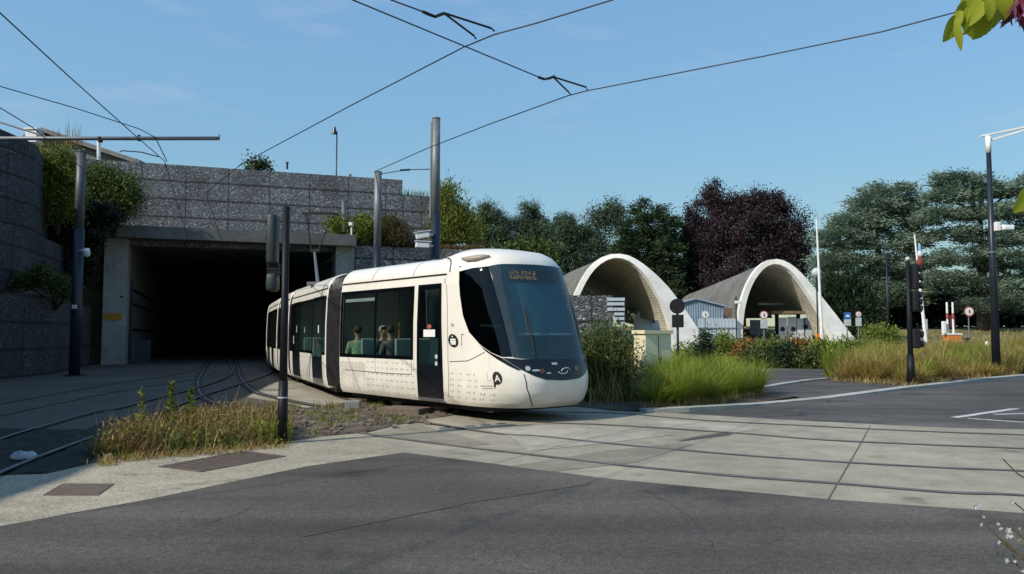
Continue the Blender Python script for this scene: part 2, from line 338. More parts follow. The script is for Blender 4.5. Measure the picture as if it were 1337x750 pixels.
ROOT = {}
def tag(o, label=None, cat=None, group=None, kind=None):
    if label: o['label'] = label
    if cat: o['category'] = cat
    if group: o['group'] = group
    if kind: o['kind'] = kind
    return o
def thing(name, label, cat, loc=(0, 0, 0), group=None):
    o = bpy.data.objects.new(name, None); COL.objects.link(o); o.location = Vector(loc); o.empty_display_size = .3
    ROOT[o.name] = Vector(loc); return tag(o, label, cat, group)
def link(name, me, m, parent=None, smooth=False):
    mats = m if isinstance(m, (list, tuple)) else [m]
    for x in mats: me.materials.append(x)
    if smooth: me.polygons.foreach_set('use_smooth', [True] * len(me.polygons))
    o = bpy.data.objects.new(name, me); COL.objects.link(o)
    if parent is not None: o.parent = parent; ROOT[o.name] = ROOT[parent.name]
    else: ROOT[o.name] = Vector((0, 0, 0))
    return o
def obj(name, mb, m, parent=None, smooth=False, label=None, fix=True, world=True):
    off = ROOT[parent.name] if (parent is not None and world) else Vector((0, 0, 0))
    me = bpy.data.meshes.new(name)
    me.from_pydata([(v[0] - off.x, v[1] - off.y, v[2] - off.z) for v in mb.v], [], mb.f)
    me.polygons.foreach_set('material_index', mb.mi)
    if mb.uv is not None:
        uvl = me.uv_layers.new(name='UVMap'); co = [0.0] * (2 * len(me.loops)); vi = [0] * len(me.loops)
        me.loops.foreach_get('vertex_index', vi)
        for i, q in enumerate(vi): co[2 * i], co[2 * i + 1] = mb.uv[q]
        uvl.data.foreach_set('uv', co)
    if fix:
        bm = bmesh.new(); bm.from_mesh(me); bmesh.ops.recalc_face_normals(bm, faces=bm.faces[:]); bm.to_mesh(me); bm.free()
    me.update()
    o = link(name, me, m, parent, smooth)
    if label: o['label'] = label
    return o
def npobj(name, V, Fq, m, parent=None, kind=None, mi=None):
    """V (n,3) array, Fq (k,q) index array (all same size)"""
    off = np.array(ROOT[parent.name]) if parent is not None else np.zeros(3)
    me = bpy.data.meshes.new(name); V = (V - off).astype(np.float32)
    me.vertices.add(len(V)); me.vertices.foreach_set('co', V.ravel())
    k, q = Fq.shape
    me.loops.add(k * q); me.loops.foreach_set('vertex_index', Fq.astype(np.int32).ravel())
    me.polygons.add(k); me.polygons.foreach_set('loop_start', np.arange(0, k * q, q, dtype=np.int32))
    me.polygons.foreach_set('loop_total', np.full(k, q, dtype=np.int32))
    if mi is not None: me.polygons.foreach_set('material_index', mi.astype(np.int32))
    me.update(calc_edges=True); me.validate()
    o = link(name, me, m, parent)
    if kind: o['kind'] = kind
    return o
def struct(name, mb, m, **k):
    o = obj(name, mb, m, **k); o['kind'] = 'structure'; return o
def dup(root, loc, label=None, rotz=0, name=None):
    r = root.copy(); COL.objects.link(r); r.location = Vector(loc); r.rotation_euler = (0, 0, rotz)
    if label: r['label'] = label
    for ch in list(root.children):
        c = ch.copy(); COL.objects.link(c); c.parent = r
        for g in list(ch.children): d = g.copy(); COL.objects.link(d); d.parent = c
    return r
def spline(pts, n=12):
    pts = [Vector(p) for p in pts]; out = []
    Q = [2 * pts[0] - pts[1]] + pts + [2 * pts[-1] - pts[-2]]
    for i in range(1, len(Q) - 2):
        for j in range(n):
            t = j / n; a, b, c, d = Q[i - 1], Q[i], Q[i + 1], Q[i + 2]
            out.append(.5 * ((2 * b) + (c - a) * t + (2 * a - 5 * b + 4 * c - d) * t * t + (3 * b - a - 3 * c + d) * t ** 3))
    out.append(pts[-1]); return out
# ------------------------------------------------------------------ ground and paved surfaces
def ground():
    xs = list(np.unique(np.concatenate([np.linspace(-260, -40, 12), np.linspace(-40, 80, 81), np.linspace(80, 260, 10)])))
    ys = list(np.unique(np.concatenate([np.linspace(-60, 28, 12), np.linspace(28, 100, 49), np.linspace(100, 700, 14)])))
    b = MB(); vs = [(x, y, terr(x, y) - .04) for y in ys for x in xs]; n = len(xs)
    b.add(vs, [(j * n + i, j * n + i + 1, (j + 1) * n + i + 1, (j + 1) * n + i) for j in range(len(ys) - 1) for i in range(n - 1)])
    struct('ground', b, M['drygrass'], smooth=True)
ground()
def sheet(name, poly, zoff, m, step=None, noise=0, kind='structure', parent=None):
    bm = bmesh.new(); vs = [bm.verts.new((p[0], p[1], 0)) for p in poly]; bm.faces.new(vs)
    if step:
        x0 = min(p[0] for p in poly); x1 = max(p[0] for p in poly); y0 = min(p[1] for p in poly); y1 = max(p[1] for p in poly)
        for ax, a, e in ((0, x0, x1), (1, y0, y1)):
            q = a + step
            while q < e:
                co = (q, 0, 0) if ax == 0 else (0, q, 0); no = (1, 0, 0) if ax == 0 else (0, 1, 0)
                bmesh.ops.bisect_plane(bm, geom=bm.verts[:] + bm.edges[:] + bm.faces[:], plane_co=co, plane_no=no, dist=1e-5); q += step
        bmesh.ops.triangulate(bm, faces=bm.faces[:])
    for v in bm.verts:
        bd = v.is_boundary
        v.co.z = terr(v.co.x, v.co.y) + zoff + (0 if (bd or not noise) else RNG.random() * noise)
    bmesh.ops.recalc_face_normals(bm, faces=bm.faces[:])
    for f in bm.faces:
        if f.normal.z < 0: f.normal_flip()
    me = bpy.data.meshes.new(name); bm.to_mesh(me); bm.free()
    o = link(name, me, m, parent, smooth=bool(noise))
    if kind: o['kind'] = kind
    return o
def g2(*l): return [G(x, y) for x, y in l]
SLAB_BOT = [(529, 591.6), (640, 605.7), (800, 626.5), (1081, 652.7), (1337, 671), (1600, 690)]
SLAB_TOP = [(800, 537), (880, 540), (1047, 549.8), (1237, 559), (1337, 561), (1600, 568)]
trk = [Vector((-36, 88, 0)), Vector((-23, 88, 0)), Vector((-8.5, 48, 0)), Vector((-4.2, 30, 0)), Vector((-.6, 20.5, 0)), Vector((1.3, 17.2, 0))] + g2(*SLAB_TOP) + g2(*SLAB_BOT[::-1]) + \
    g2((400, 610), (200, 652), (0, 690), (-200, 735)) + [Vector((-11.9, 3.5, 0)), Vector((-14.2, 14, 0)), Vector((-15.7, 21.5, 0)), Vector((-18.1, 28.3, 0)), Vector((-18.4, 32, 0)), Vector((-22.2, 42.2, 0))]
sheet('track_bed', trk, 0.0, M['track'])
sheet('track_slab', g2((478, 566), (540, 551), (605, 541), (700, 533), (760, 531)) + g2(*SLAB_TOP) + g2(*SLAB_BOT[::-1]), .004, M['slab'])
sheet('track_slab', g2((322, 519), (350, 503), (372, 496), (420, 506), (560, 529), (490, 522), (440, 527), (400, 533), (365, 526)), .004, M['slab'])  # sunlit bit of the track bed, painted as a paler sheet
near = g2((-200, 735), (0, 688.5), (200, 652), (400, 610), (529, 591.6)) + g2(*SLAB_BOT[1:]) + [Vector((20, 2, 0)), Vector((20, -30, 0)), Vector((-11.5, -30, 0)), Vector((-11.5, 2.5, 0))]
sheet('road', near, .006, M['asphalt'])
sheet('pavement', g2((-200, 735), (0, 688.5), (200, 652), (400, 610), (529, 591.6), (478, 566), (420, 571), (370, 579), (330, 585), (135, 603), (60, 620), (0, 622), (-260, 660)), .008, M['pave'])
BAL = g2((118, 604.5), (150, 548), (165, 545), (290, 533), (365, 528), (400, 535), (440, 529), (490, 524), (560, 531), (605, 541), (540, 551), (478, 566), (420, 571), (370, 579), (330, 585), (135, 603))
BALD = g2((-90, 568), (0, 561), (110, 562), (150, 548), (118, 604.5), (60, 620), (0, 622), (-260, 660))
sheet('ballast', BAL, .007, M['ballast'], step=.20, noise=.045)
M['ballast_dark'] = mat('ballast darkened for shade', (.030, .027, .022), (.010, .010, .008), scale=3, rough=.95, bump=1, bscale=25, fine=.5, fscale=30)  # colour darkened to stand for the shade in the recessed left part
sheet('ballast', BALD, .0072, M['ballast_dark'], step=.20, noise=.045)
# far road, kerb line, side road
KERB = [(845, 539.5), (900, 537.5), (1000, 529.5), (1085, 521), (1190, 509), (1300, 498), (1337, 494.5), (1500, 480)]
sheet('road', g2((868, 541), (940, 536)) + g2(*KERB[2:]) + [Vector((60, 34, 0)), Vector((60, 12, 0))] + g2(*SLAB_TOP[::-1][:-1]), .004, M['asphalt2'], step=None)
kw = MB()
kp = [G(*q) for q in KERB]
def ribbon_box(b, pts, w, h0, h1, side=1):
    """solid strip along pts: width w to the left side, between h0 and h1 (lists or numbers)"""
    n = len(pts); L = []
    for i, p in enumerate(pts):
        t = (pts[min(i + 1, n - 1)] - pts[max(i - 1, 0)]); t.z = 0; t.normalize(); nn = Vector((-t.y, t.x, 0)) * side
        a = h1[i] if isinstance(h1, (list, tuple)) else h1; c = h0[i] if isinstance(h0, (list, tuple)) else h0
        L.append([Vector((p.x, p.y, c)), Vector((p.x, p.y, a)), Vector((p.x + nn.x * w, p.y + nn.y * w, a)), Vector((p.x + nn.x * w, p.y + nn.y * w, c))])
    vs = [v for q in L for v in q]
    fs = [(4 * i + j, 4 * i + (j + 1) % 4, 4 * i + 4 + (j + 1) % 4, 4 * i + 4 + j) for i in range(n - 1) for j in range(4)]
    fs += [(3, 2, 1, 0), tuple(4 * (n - 1) + j for j in range(4))]
    b.add(vs, fs)
ribbon_box(kw, kp, .32, -.05, [.07, .08, .04, .03, .08, .12, .12, .12])
struct('kerb', kw, M['kerb'])
# verge soil behind the kerb and the side road
sheet('soil_bed', [Vector((-3.8, 30, 0)), Vector((-.4, 20.6, 0)), Vector((1.4, 17.35, 0))] + g2((812, 537.2), (850, 536.5), (900, 534.5), (985, 527), (1035, 519), (1000, 512), (960, 506), (900, 495), (780, 480)), .010, M['soil'], step=.6, noise=.05)
sheet('road', g2((1010, 527.0), (1085, 518.6), (1188, 506.6), (1085, 498), (1080, 492), (1095, 483.5), (900, 483), (905, 497), (975, 509), (1045, 520)), .014, M['asphalt2'], step=1.2)
wl = MB(); ribbon_box(wl, g2((998, 508.5), (1030, 503), (1060, 498.5), (1084, 496.5)), .22, 0.0, .07); struct('kerb', wl, M['kerb'])
sheet('soil_bed', g2((1086, 499.5), (1190, 506.4), (1300, 495.5), (1337, 492), (1500, 478.5)) + [Vector((45, 40, 0)), Vector((16, 40, 0)), Vector((14.6, 36.5, 0)), Vector((13.2, 33.5, 0))], .006, M['soil'], step=1.0, noise=.06)
# painted lines on the far road
def line_px(name, pts, w):
    b = MB(); p = [G(*q, z=.009) for q in pts]; n = len(p); vs = []
    for i in range(n):
        t = (p[min(i + 1, n - 1)] - p[max(i - 1, 0)]).normalized(); nn = Vector((-t.y, t.x, 0)) * (w / 2); vs += [p[i] - nn, p[i] + nn]
    b.add(vs, [(2 * i, 2 * i + 1, 2 * i + 3, 2 * i + 2) for i in range(n - 1)]); struct(name, b, M['paint'])
line_px('road_marking', [(1246, 545.3), (1337, 532), (1420, 520)], .16)
line_px('road_marking', [(1264, 546.5), (1337, 551.5), (1430, 558)], .13)
line_px('road_marking', [(1298, 541.2), (1337, 540.2), (1420, 538)], .13)
line_px('road_marking', [(1240, 518.8), (1262, 517.6)], .1)
line_px('road_marking', [(1300, 514.2), (1330, 516)], .1)
# slab joint and tar patch
def strip_px(name, pts, w, m, z=.010):
    b = MB(); p = [G(*q, z=z) for q in pts]; n = len(p); vs = []
    for i in range(n):
        t = (p[min(i + 1, n - 1)] - p[max(i - 1, 0)]).normalized(); nn = Vector((-t.y, t.x, 0)) * (w / 2); vs += [p[i] - nn, p[i] + nn]
    b.add(vs, [(2 * i, 2 * i + 1, 2 * i + 3, 2 * i + 2) for i in range(n - 1)]); return struct(name, b, m)
strip_px('slab_joint', [(1136, 556), (1126, 575), (1108, 606), (1094, 630), (1081, 652)], .014, M['groove'])
b = MB(); b.add([G(x, y, .009) for x, y in ((884, 577), (930, 571), (952, 568.5), (958, 565.5), (935, 566), (905, 571))], [(0, 1, 2, 3, 4, 5)]); struct('tar_patch', b, M['asphalt'])
strip_px('slab_joint', [(640, 606), (700, 590), (800, 566), (860, 553)], .010, M['groove'])

M['slab2'] = concrete('newer pale concrete', (.37, .335, .262)); M['slab3'] = concrete('older darker concrete', (.235, .21, .158))
def patch(name, m, *px, z=.0085):
    b = MB(); b.add([G(x, y, z) for x, y in px], [tuple(range(len(px)))]); struct(name, b, m)
patch('concrete_patch', M['slab2'], (842, 556), (960, 565), (1000, 559), (905, 551), (868, 549))
patch('concrete_patch', M['slab2'], (690, 589), (790, 579), (880, 567.5), (800, 558), (705, 555), (640, 563), (668, 571))
patch('concrete_patch', M['slab3'], (480, 567), (600, 584), (640, 580), (560, 558), (545, 552))
patch('concrete_patch', M['slab3'], (664, 609), (720, 616), (830, 604), (905, 580), (880, 579), (790, 589))
def wob(x0, y0, x1, y1, n=14, a=2.2):
    return [(x0 + (x1 - x0) * i / n + random.uniform(-a, a), y0 + (y1 - y0) * i / n + random.uniform(-a, a) * .4) for i in range(n + 1)]
M['tar'] = mat('thin dark line', (.050, .047, .044), (.066, .061, .056), scale=8, rough=.7)
for w_, l in ((.016, wob(396, 701, 600, 660, 16, 1.2) + wob(610, 657, 770, 632, 12, 1.2)), (.008, wob(835, 634, 900, 672, 12, 3) + wob(905, 676, 935, 720, 8, 3)), (.007, wob(250, 690, 330, 664, 10, 2.5))):
    strip_px('dark_line', l, w_, M['tar'])  # thin wobbly dark lines on the asphalt
# ------------------------------------------------------------------ rails
def rails(label, lines, z=.013, gm='groove_dark', wd=.13, wfar=.13, flush=False):
    t = thing('tram_track', label, 'tram track', (lines[0][0].x, lines[0][0].y, 0), None)
    for L in lines:
        p = spline(L, 10); b = MB(); n = len(p)
        for k, dz in ((0, 0), (1, .002)):
            vs = []
            for i in range(n):
                d = (p[min(i + 1, n - 1)] - p[max(i - 1, 0)]); d.z = 0; d.normalize(); fr_ = sstep(14.5, 19, p[i].y)
                w = (wd + (wfar - wd) * fr_) if k == 0 else .05
                nn = Vector((-d.y, d.x, 0)) * (w / 2); a = p[i] - nn; c = p[i] + nn; zz = (.0105 + (z - .0105) * sstep(12.4, 13.6, p[i].y) if flush else z) + dz; vs += [(a.x, a.y, zz), (c.x, c.y, zz)]
            o_ = len(b.v); b.v += vs
            for i in range(n - 1):
                b.f.append((o_ + 2 * i, o_ + 2 * i + 1, o_ + 2 * i + 3, o_ + 2 * i + 2)); b.mi.append(1 if k else (2 if p[i].y > 17 else 0))
        obj('rail', b, [M[gm], M['steel'], M['groove_dark']], t)
def off(path, d):
    out = []
    for i, p in enumerate(path):
        t = (path[min(i + 1, len(path) - 1)] - path[max(i - 1, 0)]).normalized(); out.append(p + Vector((-t.y, t.x, 0)) * d)
    return out
TUN = Vector((-.34, .94, 0))
cen = [Vector(p) for p in ((-16.5, 56, 0), (-11.2, 40.5, 0), (-9.7, 35.6, 0), (-6.9, 28.2, 0), (-4.8, 23.1, 0), (-3.04, 19.13, 0), (-.48, 16.05, 0))]
R1 = off(cen, .72)[:-1] + [Vector((.1, 16.6, 0))] + g2((800, 540), (880, 546.5), (940, 551), (1041, 556), (1137, 561), (1237, 565.3), (1337, 568.8), (1600, 578))
R2 = off(cen, -.72)[:-1] + [Vector((-1.0, 15.5, 0))] + g2((705, 552), (800, 556), (960, 566.3), (1081, 575.6), (1237, 582.7), (1337, 586.7), (1600, 600))
rails('tram rails running under the white tram and on across the slab', [R1, R2], .013, 'groove', .125)
a = G(268, 480); c = G(311, 480)
R4 = [a + TUN * 14] + g2((268, 480), (259, 498), (263, 516), (287, 529), (360, 545), (475, 566.8), (520, 573.4), (609.6, 584.8), (699.4, 595.3), (800, 607.2), (960, 622.6), (1089, 632), (1237, 644), (1337, 648), (1600, 670))
R3 = [c + TUN * 14] + g2((311, 480), (314, 493), (329, 510), (359, 520), (450, 538), (560, 554), (648.5, 566.8), (705, 570.5), (800, 580.3), (960, 594.5), (1101, 604.5), (1237, 612), (1337, 616), (1600, 630))
rails('tram rails curving hard from the tunnel to the near side of the slab', [R3, R4], .024, 'groove_mid', .125, .24, True)
A = g2((-120, 553), (0, 528), (150, 501), (254, 484)); B = g2((-120, 572), (0, 543), (150, 512), (275, 489))
rails('tram rails farthest left, heading along the gabion wall into the tunnel', [A + [A[-1] + TUN * 20], B + [B[-1] + TUN * 22]])
Cc = g2((-120, 620), (0, 577), (60, 558), (130, 538), (180, 528), (300, 491)); D = g2((-120, 684), (0, 622), (99, 582), (180, 552), (263, 519), (356, 484.5))
rails('tram rails left of centre that pass the dry weeds into the tunnel', [Cc + [Cc[-1] + TUN * 22], D + [D[-1] + TUN * 20]], .046, 'groove_dark', .10, .13)

# ------------------------------------------------------------------ drain grates
def grate(quad, label):
    p = [G(x, y, .0) for x, y in quad]; c = sum(p, Vector()) / 4
    t = thing('drain_grate', label, 'drain grate', (c.x, c.y, 0))
    fr = MB(); z0, z1 = .0105, .016
    for i in range(4):
        a, d = p[i], p[(i + 1) % 4]; inn = lambda q: q + (c - q) * .07
        fr.prism([Vector((a.x, a.y, z0)), Vector((d.x, d.y, z0)), Vector((inn(d).x, inn(d).y, z0)), Vector((inn(a).x, inn(a).y, z0))], (0, 0, z1 - z0))
    obj('frame', fr, M['rust'], t)
    br = MB(); n = 16
    for (u0, u1, v0, v1, m) in ((p[0], p[1], p[3], p[2], n), (p[0], p[3], p[1], p[2], 12)):
        for i in range(1, m):
            s = i / m; a = u0.lerp(u1, s); d = v0.lerp(v1, s); a = a.lerp(c, .04); d = d.lerp(c, .04)
            dd = (d - a).normalized(); nn = Vector((-dd.y, dd.x, 0)) * .014
            br.prism([Vector((q.x, q.y, z0)) for q in (a - nn, a + nn, d + nn, d - nn)], (0, 0, .003 + (.001 if m == n else 0)))
    obj('bars', br, M['rust'], t)
    pit = MB(); pit.add([Vector((q.x, q.y, .0095)).lerp(Vector((c.x, c.y, .0095)), .05) for q in p], [(0, 1, 2, 3)]); obj('pit', pit, M['dark'], t)
grate([(56, 648.5), (128, 648.5), (149, 633.5), (82, 633.5)], 'small square rusty drain grate at the left end of the gravel pavement')
grate([(205, 611), (262, 618), (374, 597), (318, 590)], 'long rusty drain grate in the pavement near the black signal post')

# ------------------------------------------------------------------ gabion retaining walls on the left
def wall(name, label, pts, z0, z1, th, m, cat='wall', side=1):
    o = MB(); ribbon_box(o, [Vector((p[0], p[1], 0)) for p in pts], th, z0, z1, side)
    t = obj(name, o, m); return tag(t, label, cat)
LB = [(-12, -8), (-12.4, 2), (-14.3, 14), (-15.8, 21.5), (-18.2, 28.3), (-18.5, 32), (-22.3, 42.2)]
LM = [(x - 1.3, y) for x, y in LB[:-1]] + [(-23.2, 42.6)]
LU = [(-14.6, -8), (-15, 2), (-17, 14), (-18.4, 21.5), (-20.6, 28.3), (-20.6, 34), (-24.7, 43.2)]
wall('gabion_wall', 'lowest dark gabion tier at the foot of the left bank', LB, -.2, 3.1, .9, M['gabL'])
wall('gabion_wall', 'middle gabion tier of the left bank, just above the planted ledge', LM, -.2, 5.9, .8, M['gabL'])
wall('gabion_wall', 'topmost gabion tier of the left bank beside the yellow green shrubs', LU, 3.0, [9.6, 9.6, 9.6, 9.7, 9.9, 9.8, 9.8], .9, M['gabL'])
tr = MB()
for A_, B_, z in ((LB, LM, 3.05), (LM, LU, 5.85)):
    for i in range(len(A_) - 1):
        tr.quad((A_[i][0] - .6, A_[i][1], z), (A_[i + 1][0] - .6, A_[i + 1][1], z), (B_[i + 1][0] - .3, B_[i + 1][1], z), (B_[i][0] - .3, B_[i][1], z))
for i in range(len(LU) - 1):
    z = 9.3 if i < 4 else 8.6
    tr.quad((LU[i][0] - .8, LU[i][1], z if i < 5 else 8.6), (LU[i + 1][0] - .8, LU[i + 1][1], 9.3 if i < 4 else (8.6 if i < 5 else 7.5)), (-90, LU[i + 1][1], 9.3), (-90, LU[i][1], 9.3))
# ------------------------------------------------------------------ tunnel portal
pL = Vector((-21.8, 42.4, 0)); E = Vector((.94, .34, 0)).normalized(); NV = Vector((E.y, -E.x, 0))
def S(s, d=0, z=0): return pL + E * s - NV * d + Vector((0, 0, z))     # d = depth into the hill
def s_px(px, d):
    lo, hi = -20, 60
    for _ in range(50):
        m_ = (lo + hi) / 2
        if proj(S(m_, d, 8))[0] < px: lo = m_
        else: hi = m_
    return lo
def sbox(b, s0, s1, d0, d1, z0, z1): b.box(S((s0 + s1) / 2, (d0 + d1) / 2, (z0 + z1) / 2), (s1 - s0, d1 - d0, z1 - z0), (E, -NV, Vector((0, 0, 1))))
sR = s_px(463, 0) ; sR0 = s_px(439, 0)
tp = thing('tunnel', 'dark concrete tram tunnel with square mouth and heavy lintel', 'tunnel', S(6, 0))
b = MB(); sbox(b, 0, 1.15, .0, 1.3, -.2, 6.75); obj('pillar', b, M['concpale'], tp)
b = MB(); sbox(b, sR0, sR, .0, 1.3, -.2, 6.75); obj('pillar', b, M['concpale'], tp)
b = MB(); sbox(b, -.35, sR + .0, -.75, 1.0, 6.75, 7.40); obj('lintel', b, M['lintel'], tp)
b = MB(); sbox(b, .55, 1.1, 1.3, 46, -.2, 6.9); obj('inner_wall', b, M['conc'], tp)
b = MB(); sbox(b, sR0 + .05, sR0 + .6, 1.3, 46, -.2, 6.9); obj('inner_wall', b, M['conc'], tp)
b = MB(); sbox(b, .3, sR0 + .9, 1.0, 46, 6.75, 7.2); obj('ceiling', b, M['conc'], tp)
b = MB(); sbox(b, .3, sR0 + .9, 46, 46.4, -.2, 7.2); obj('dark_end_cap', b, M['dark'], tp)  # unseen dark closure added to keep light out of the tunnel
b = MB()
for z in (3.35, 4.15, 1.9): b.tube([S(1.2, 2.2 if z > 2 else 3, z), S(1.2, 10, z - .05), S(1.2, 20, z)], .06)
obj('cable_pipes', b, M['darkpole'], tp)
b = MB(); sbox(b, 1.12, 1.3, 1.4, 1.62, 0, 4.6); obj('drain_pipe', b, M['darkpole'], tp)
b = MB(); sbox(b, .08, .95, -.04, .0, 2.35, 2.72); obj('orange_plate', b, M['ochre'], tp, label='orange plate fixed to the left pillar')
b = MB(); sbox(b, .82, .98, -.03, .0, 3.58, 3.66); obj('small_bracket', b, M['blackmat'], tp)
b = MB(); sbox(b, 1.5, 2.3, 1.2, 1.6, 0, 1.3); obj('cabinet', b, M['darkpole'], tp)
# gabions above and right of the portal
sE = s_px(525, .8); sE2 = s_px(561, .8)
def gwall(label, s0, s1, d, z0, z1, th=.9, m='gab'):
    o = MB(); sbox(o, s0, s1, d, d + th, z0, z1); return tag(obj('gabion_wall', o, M[m]), label, 'wall')
gwall('long gabion wall above the tunnel lintel', -3.5, sE, .8, 6.5, 11.12)
gwall('lower gabion step at the right end of the wall above the tunnel', sE + .002, sE2, .82, 6.5, 10.2)
gwall('lowest gabion step behind the tall steel pole, below the green shrubs', sE2 + .002, sE2 + 1.6, .84, 6.5, 9.2)
sL = s_px(632, .05)
gwall('gabion wall right of the tunnel mouth, under a weedy ledge', sR + .002, sL, .05, -.2, 6.85, .75)
for (s0, s1, d0, d1, z) in ((-3.5, sE2 + 2, 1.2, 60, 10.1), (sR, sL, .5, 1.2, 6.8), (sE2 + 1.5, sL, .6, 24, 6.82)):
    tr.quad(S(s0, d0, z), S(s1, d0, z), S(s1, d1, z), S(s0, d1, z))
tr.quad(S(-3.6, .9, 7.2), S(-3.4, .9, 10.1), S(-3.4, 60, 10.1), S(-60, 60, 10.1))
tr.quad(S(-3.4, .9, -.2), S(.02, .9, -.2), S(.02, .9, 7.3), S(-3.4, .9, 7.3))
tr.quad(S(sL, .05, 6.8), S(sL, 24, 6.82), S(sL + 14, 26, 1.2), S(sL + 12, -.5, -.2)); tr.quad(S(sL, 24, 6.82), S(sE2 + 2, 24, 6.82), S(sE2 + 2, 40, 1), S(sL + 14, 26, 1.2))
struct('hill', tr, M['soil'])
# little wall behind the tram nose with a slatted end
YG = 29.0
def Xp(px, Y): return WX(px, Y, 2)
o = MB(); o.box(((Xp(690, YG) + Xp(800, YG)) / 2, YG + .4, 1.5), (Xp(800, YG) - Xp(690, YG), .8, 2 * (P(770, 386, YG).z - 1.5)))
tag(obj('gabion_wall', o, M['gabR']), 'pale gabion garden wall just right of the tram nose', 'wall')
sf = thing('slatted_fence', 'short fence of pale horizontal slats at the end of the gabion wall', 'fence', (Xp(806, YG), YG - .2, 0))
for (x0, x1, y0, y1) in ((792.6, 815.5, 389, 393), (792.6, 815, 395, 399), (793, 815.5, 402, 406), (802, 815, 408.3, 412), (802, 815, 414.3, 418), (810, 815.5, 420.3, 424)):
    b = MB(); a = P(x0, y1, YG - .2); c = P(x1, y0, YG - .2); b.box(((a.x + c.x) / 2, YG - .2, (a.z + c.z) / 2), (c.x - a.x, .04, c.z - a.z)); obj('slat', b, M['palepanel'], sf)
b = MB(); x = Xp(814, YG); b.box((x, YG - .12, 1.45), (.08, .08, 2.95)); x = Xp(796, YG); b.box((x, YG - .12, 1.45), (.08, .08, 2.95)); obj('post', b, M['galv'], sf)
# house on the bank
hs = thing('house', 'grey roofed house on the bank behind the yellow green shrubs', 'house', P(110, 200, 50))
YH = 50
b = MB(); x0, x1 = WX(38, YH, 12), WX(176, YH, 12)
b.prism([(x0, YH, 8), (x1, YH, 8), (x1, YH, P(176, 214, YH).z), (WX(56, YH, 14), YH, P(56, 176, YH).z), (x0, YH, P(38, 182, YH).z)], (0, 9, 0)); obj('wall', b, M['roof'], hs)
a0 = P(30, 176, YH - .5); a1 = P(54, 166.5, YH - .5); a2 = P(182, 209, YH - .5)
b = MB(); th = Vector((0, 0, -.28))
b.prism([a0, a1, a1 + th, a0 + th], (0, 10.5, 0)); b.prism([a1 + Vector((.003, 0, 0)), a2, a2 + th, a1 + th + Vector((.003, 0, 0))], (0, 10.5, 0)); obj('roof', b, M['roof'], hs)
b = MB(); a = P(37, 187, YH - 1); c = P(52, 171, YH - 1); b.box(((a.x + c.x) / 2, YH - 1, (a.z + c.z) / 2), (c.x - a.x, .7, c.z - a.z)); b.box(((a.x + c.x) / 2, YH - 1, c.z + .05), (c.x - a.x + .14, .84, .1)); obj('end_box', b, M['white'], hs)  # plain white box at the left end of the house
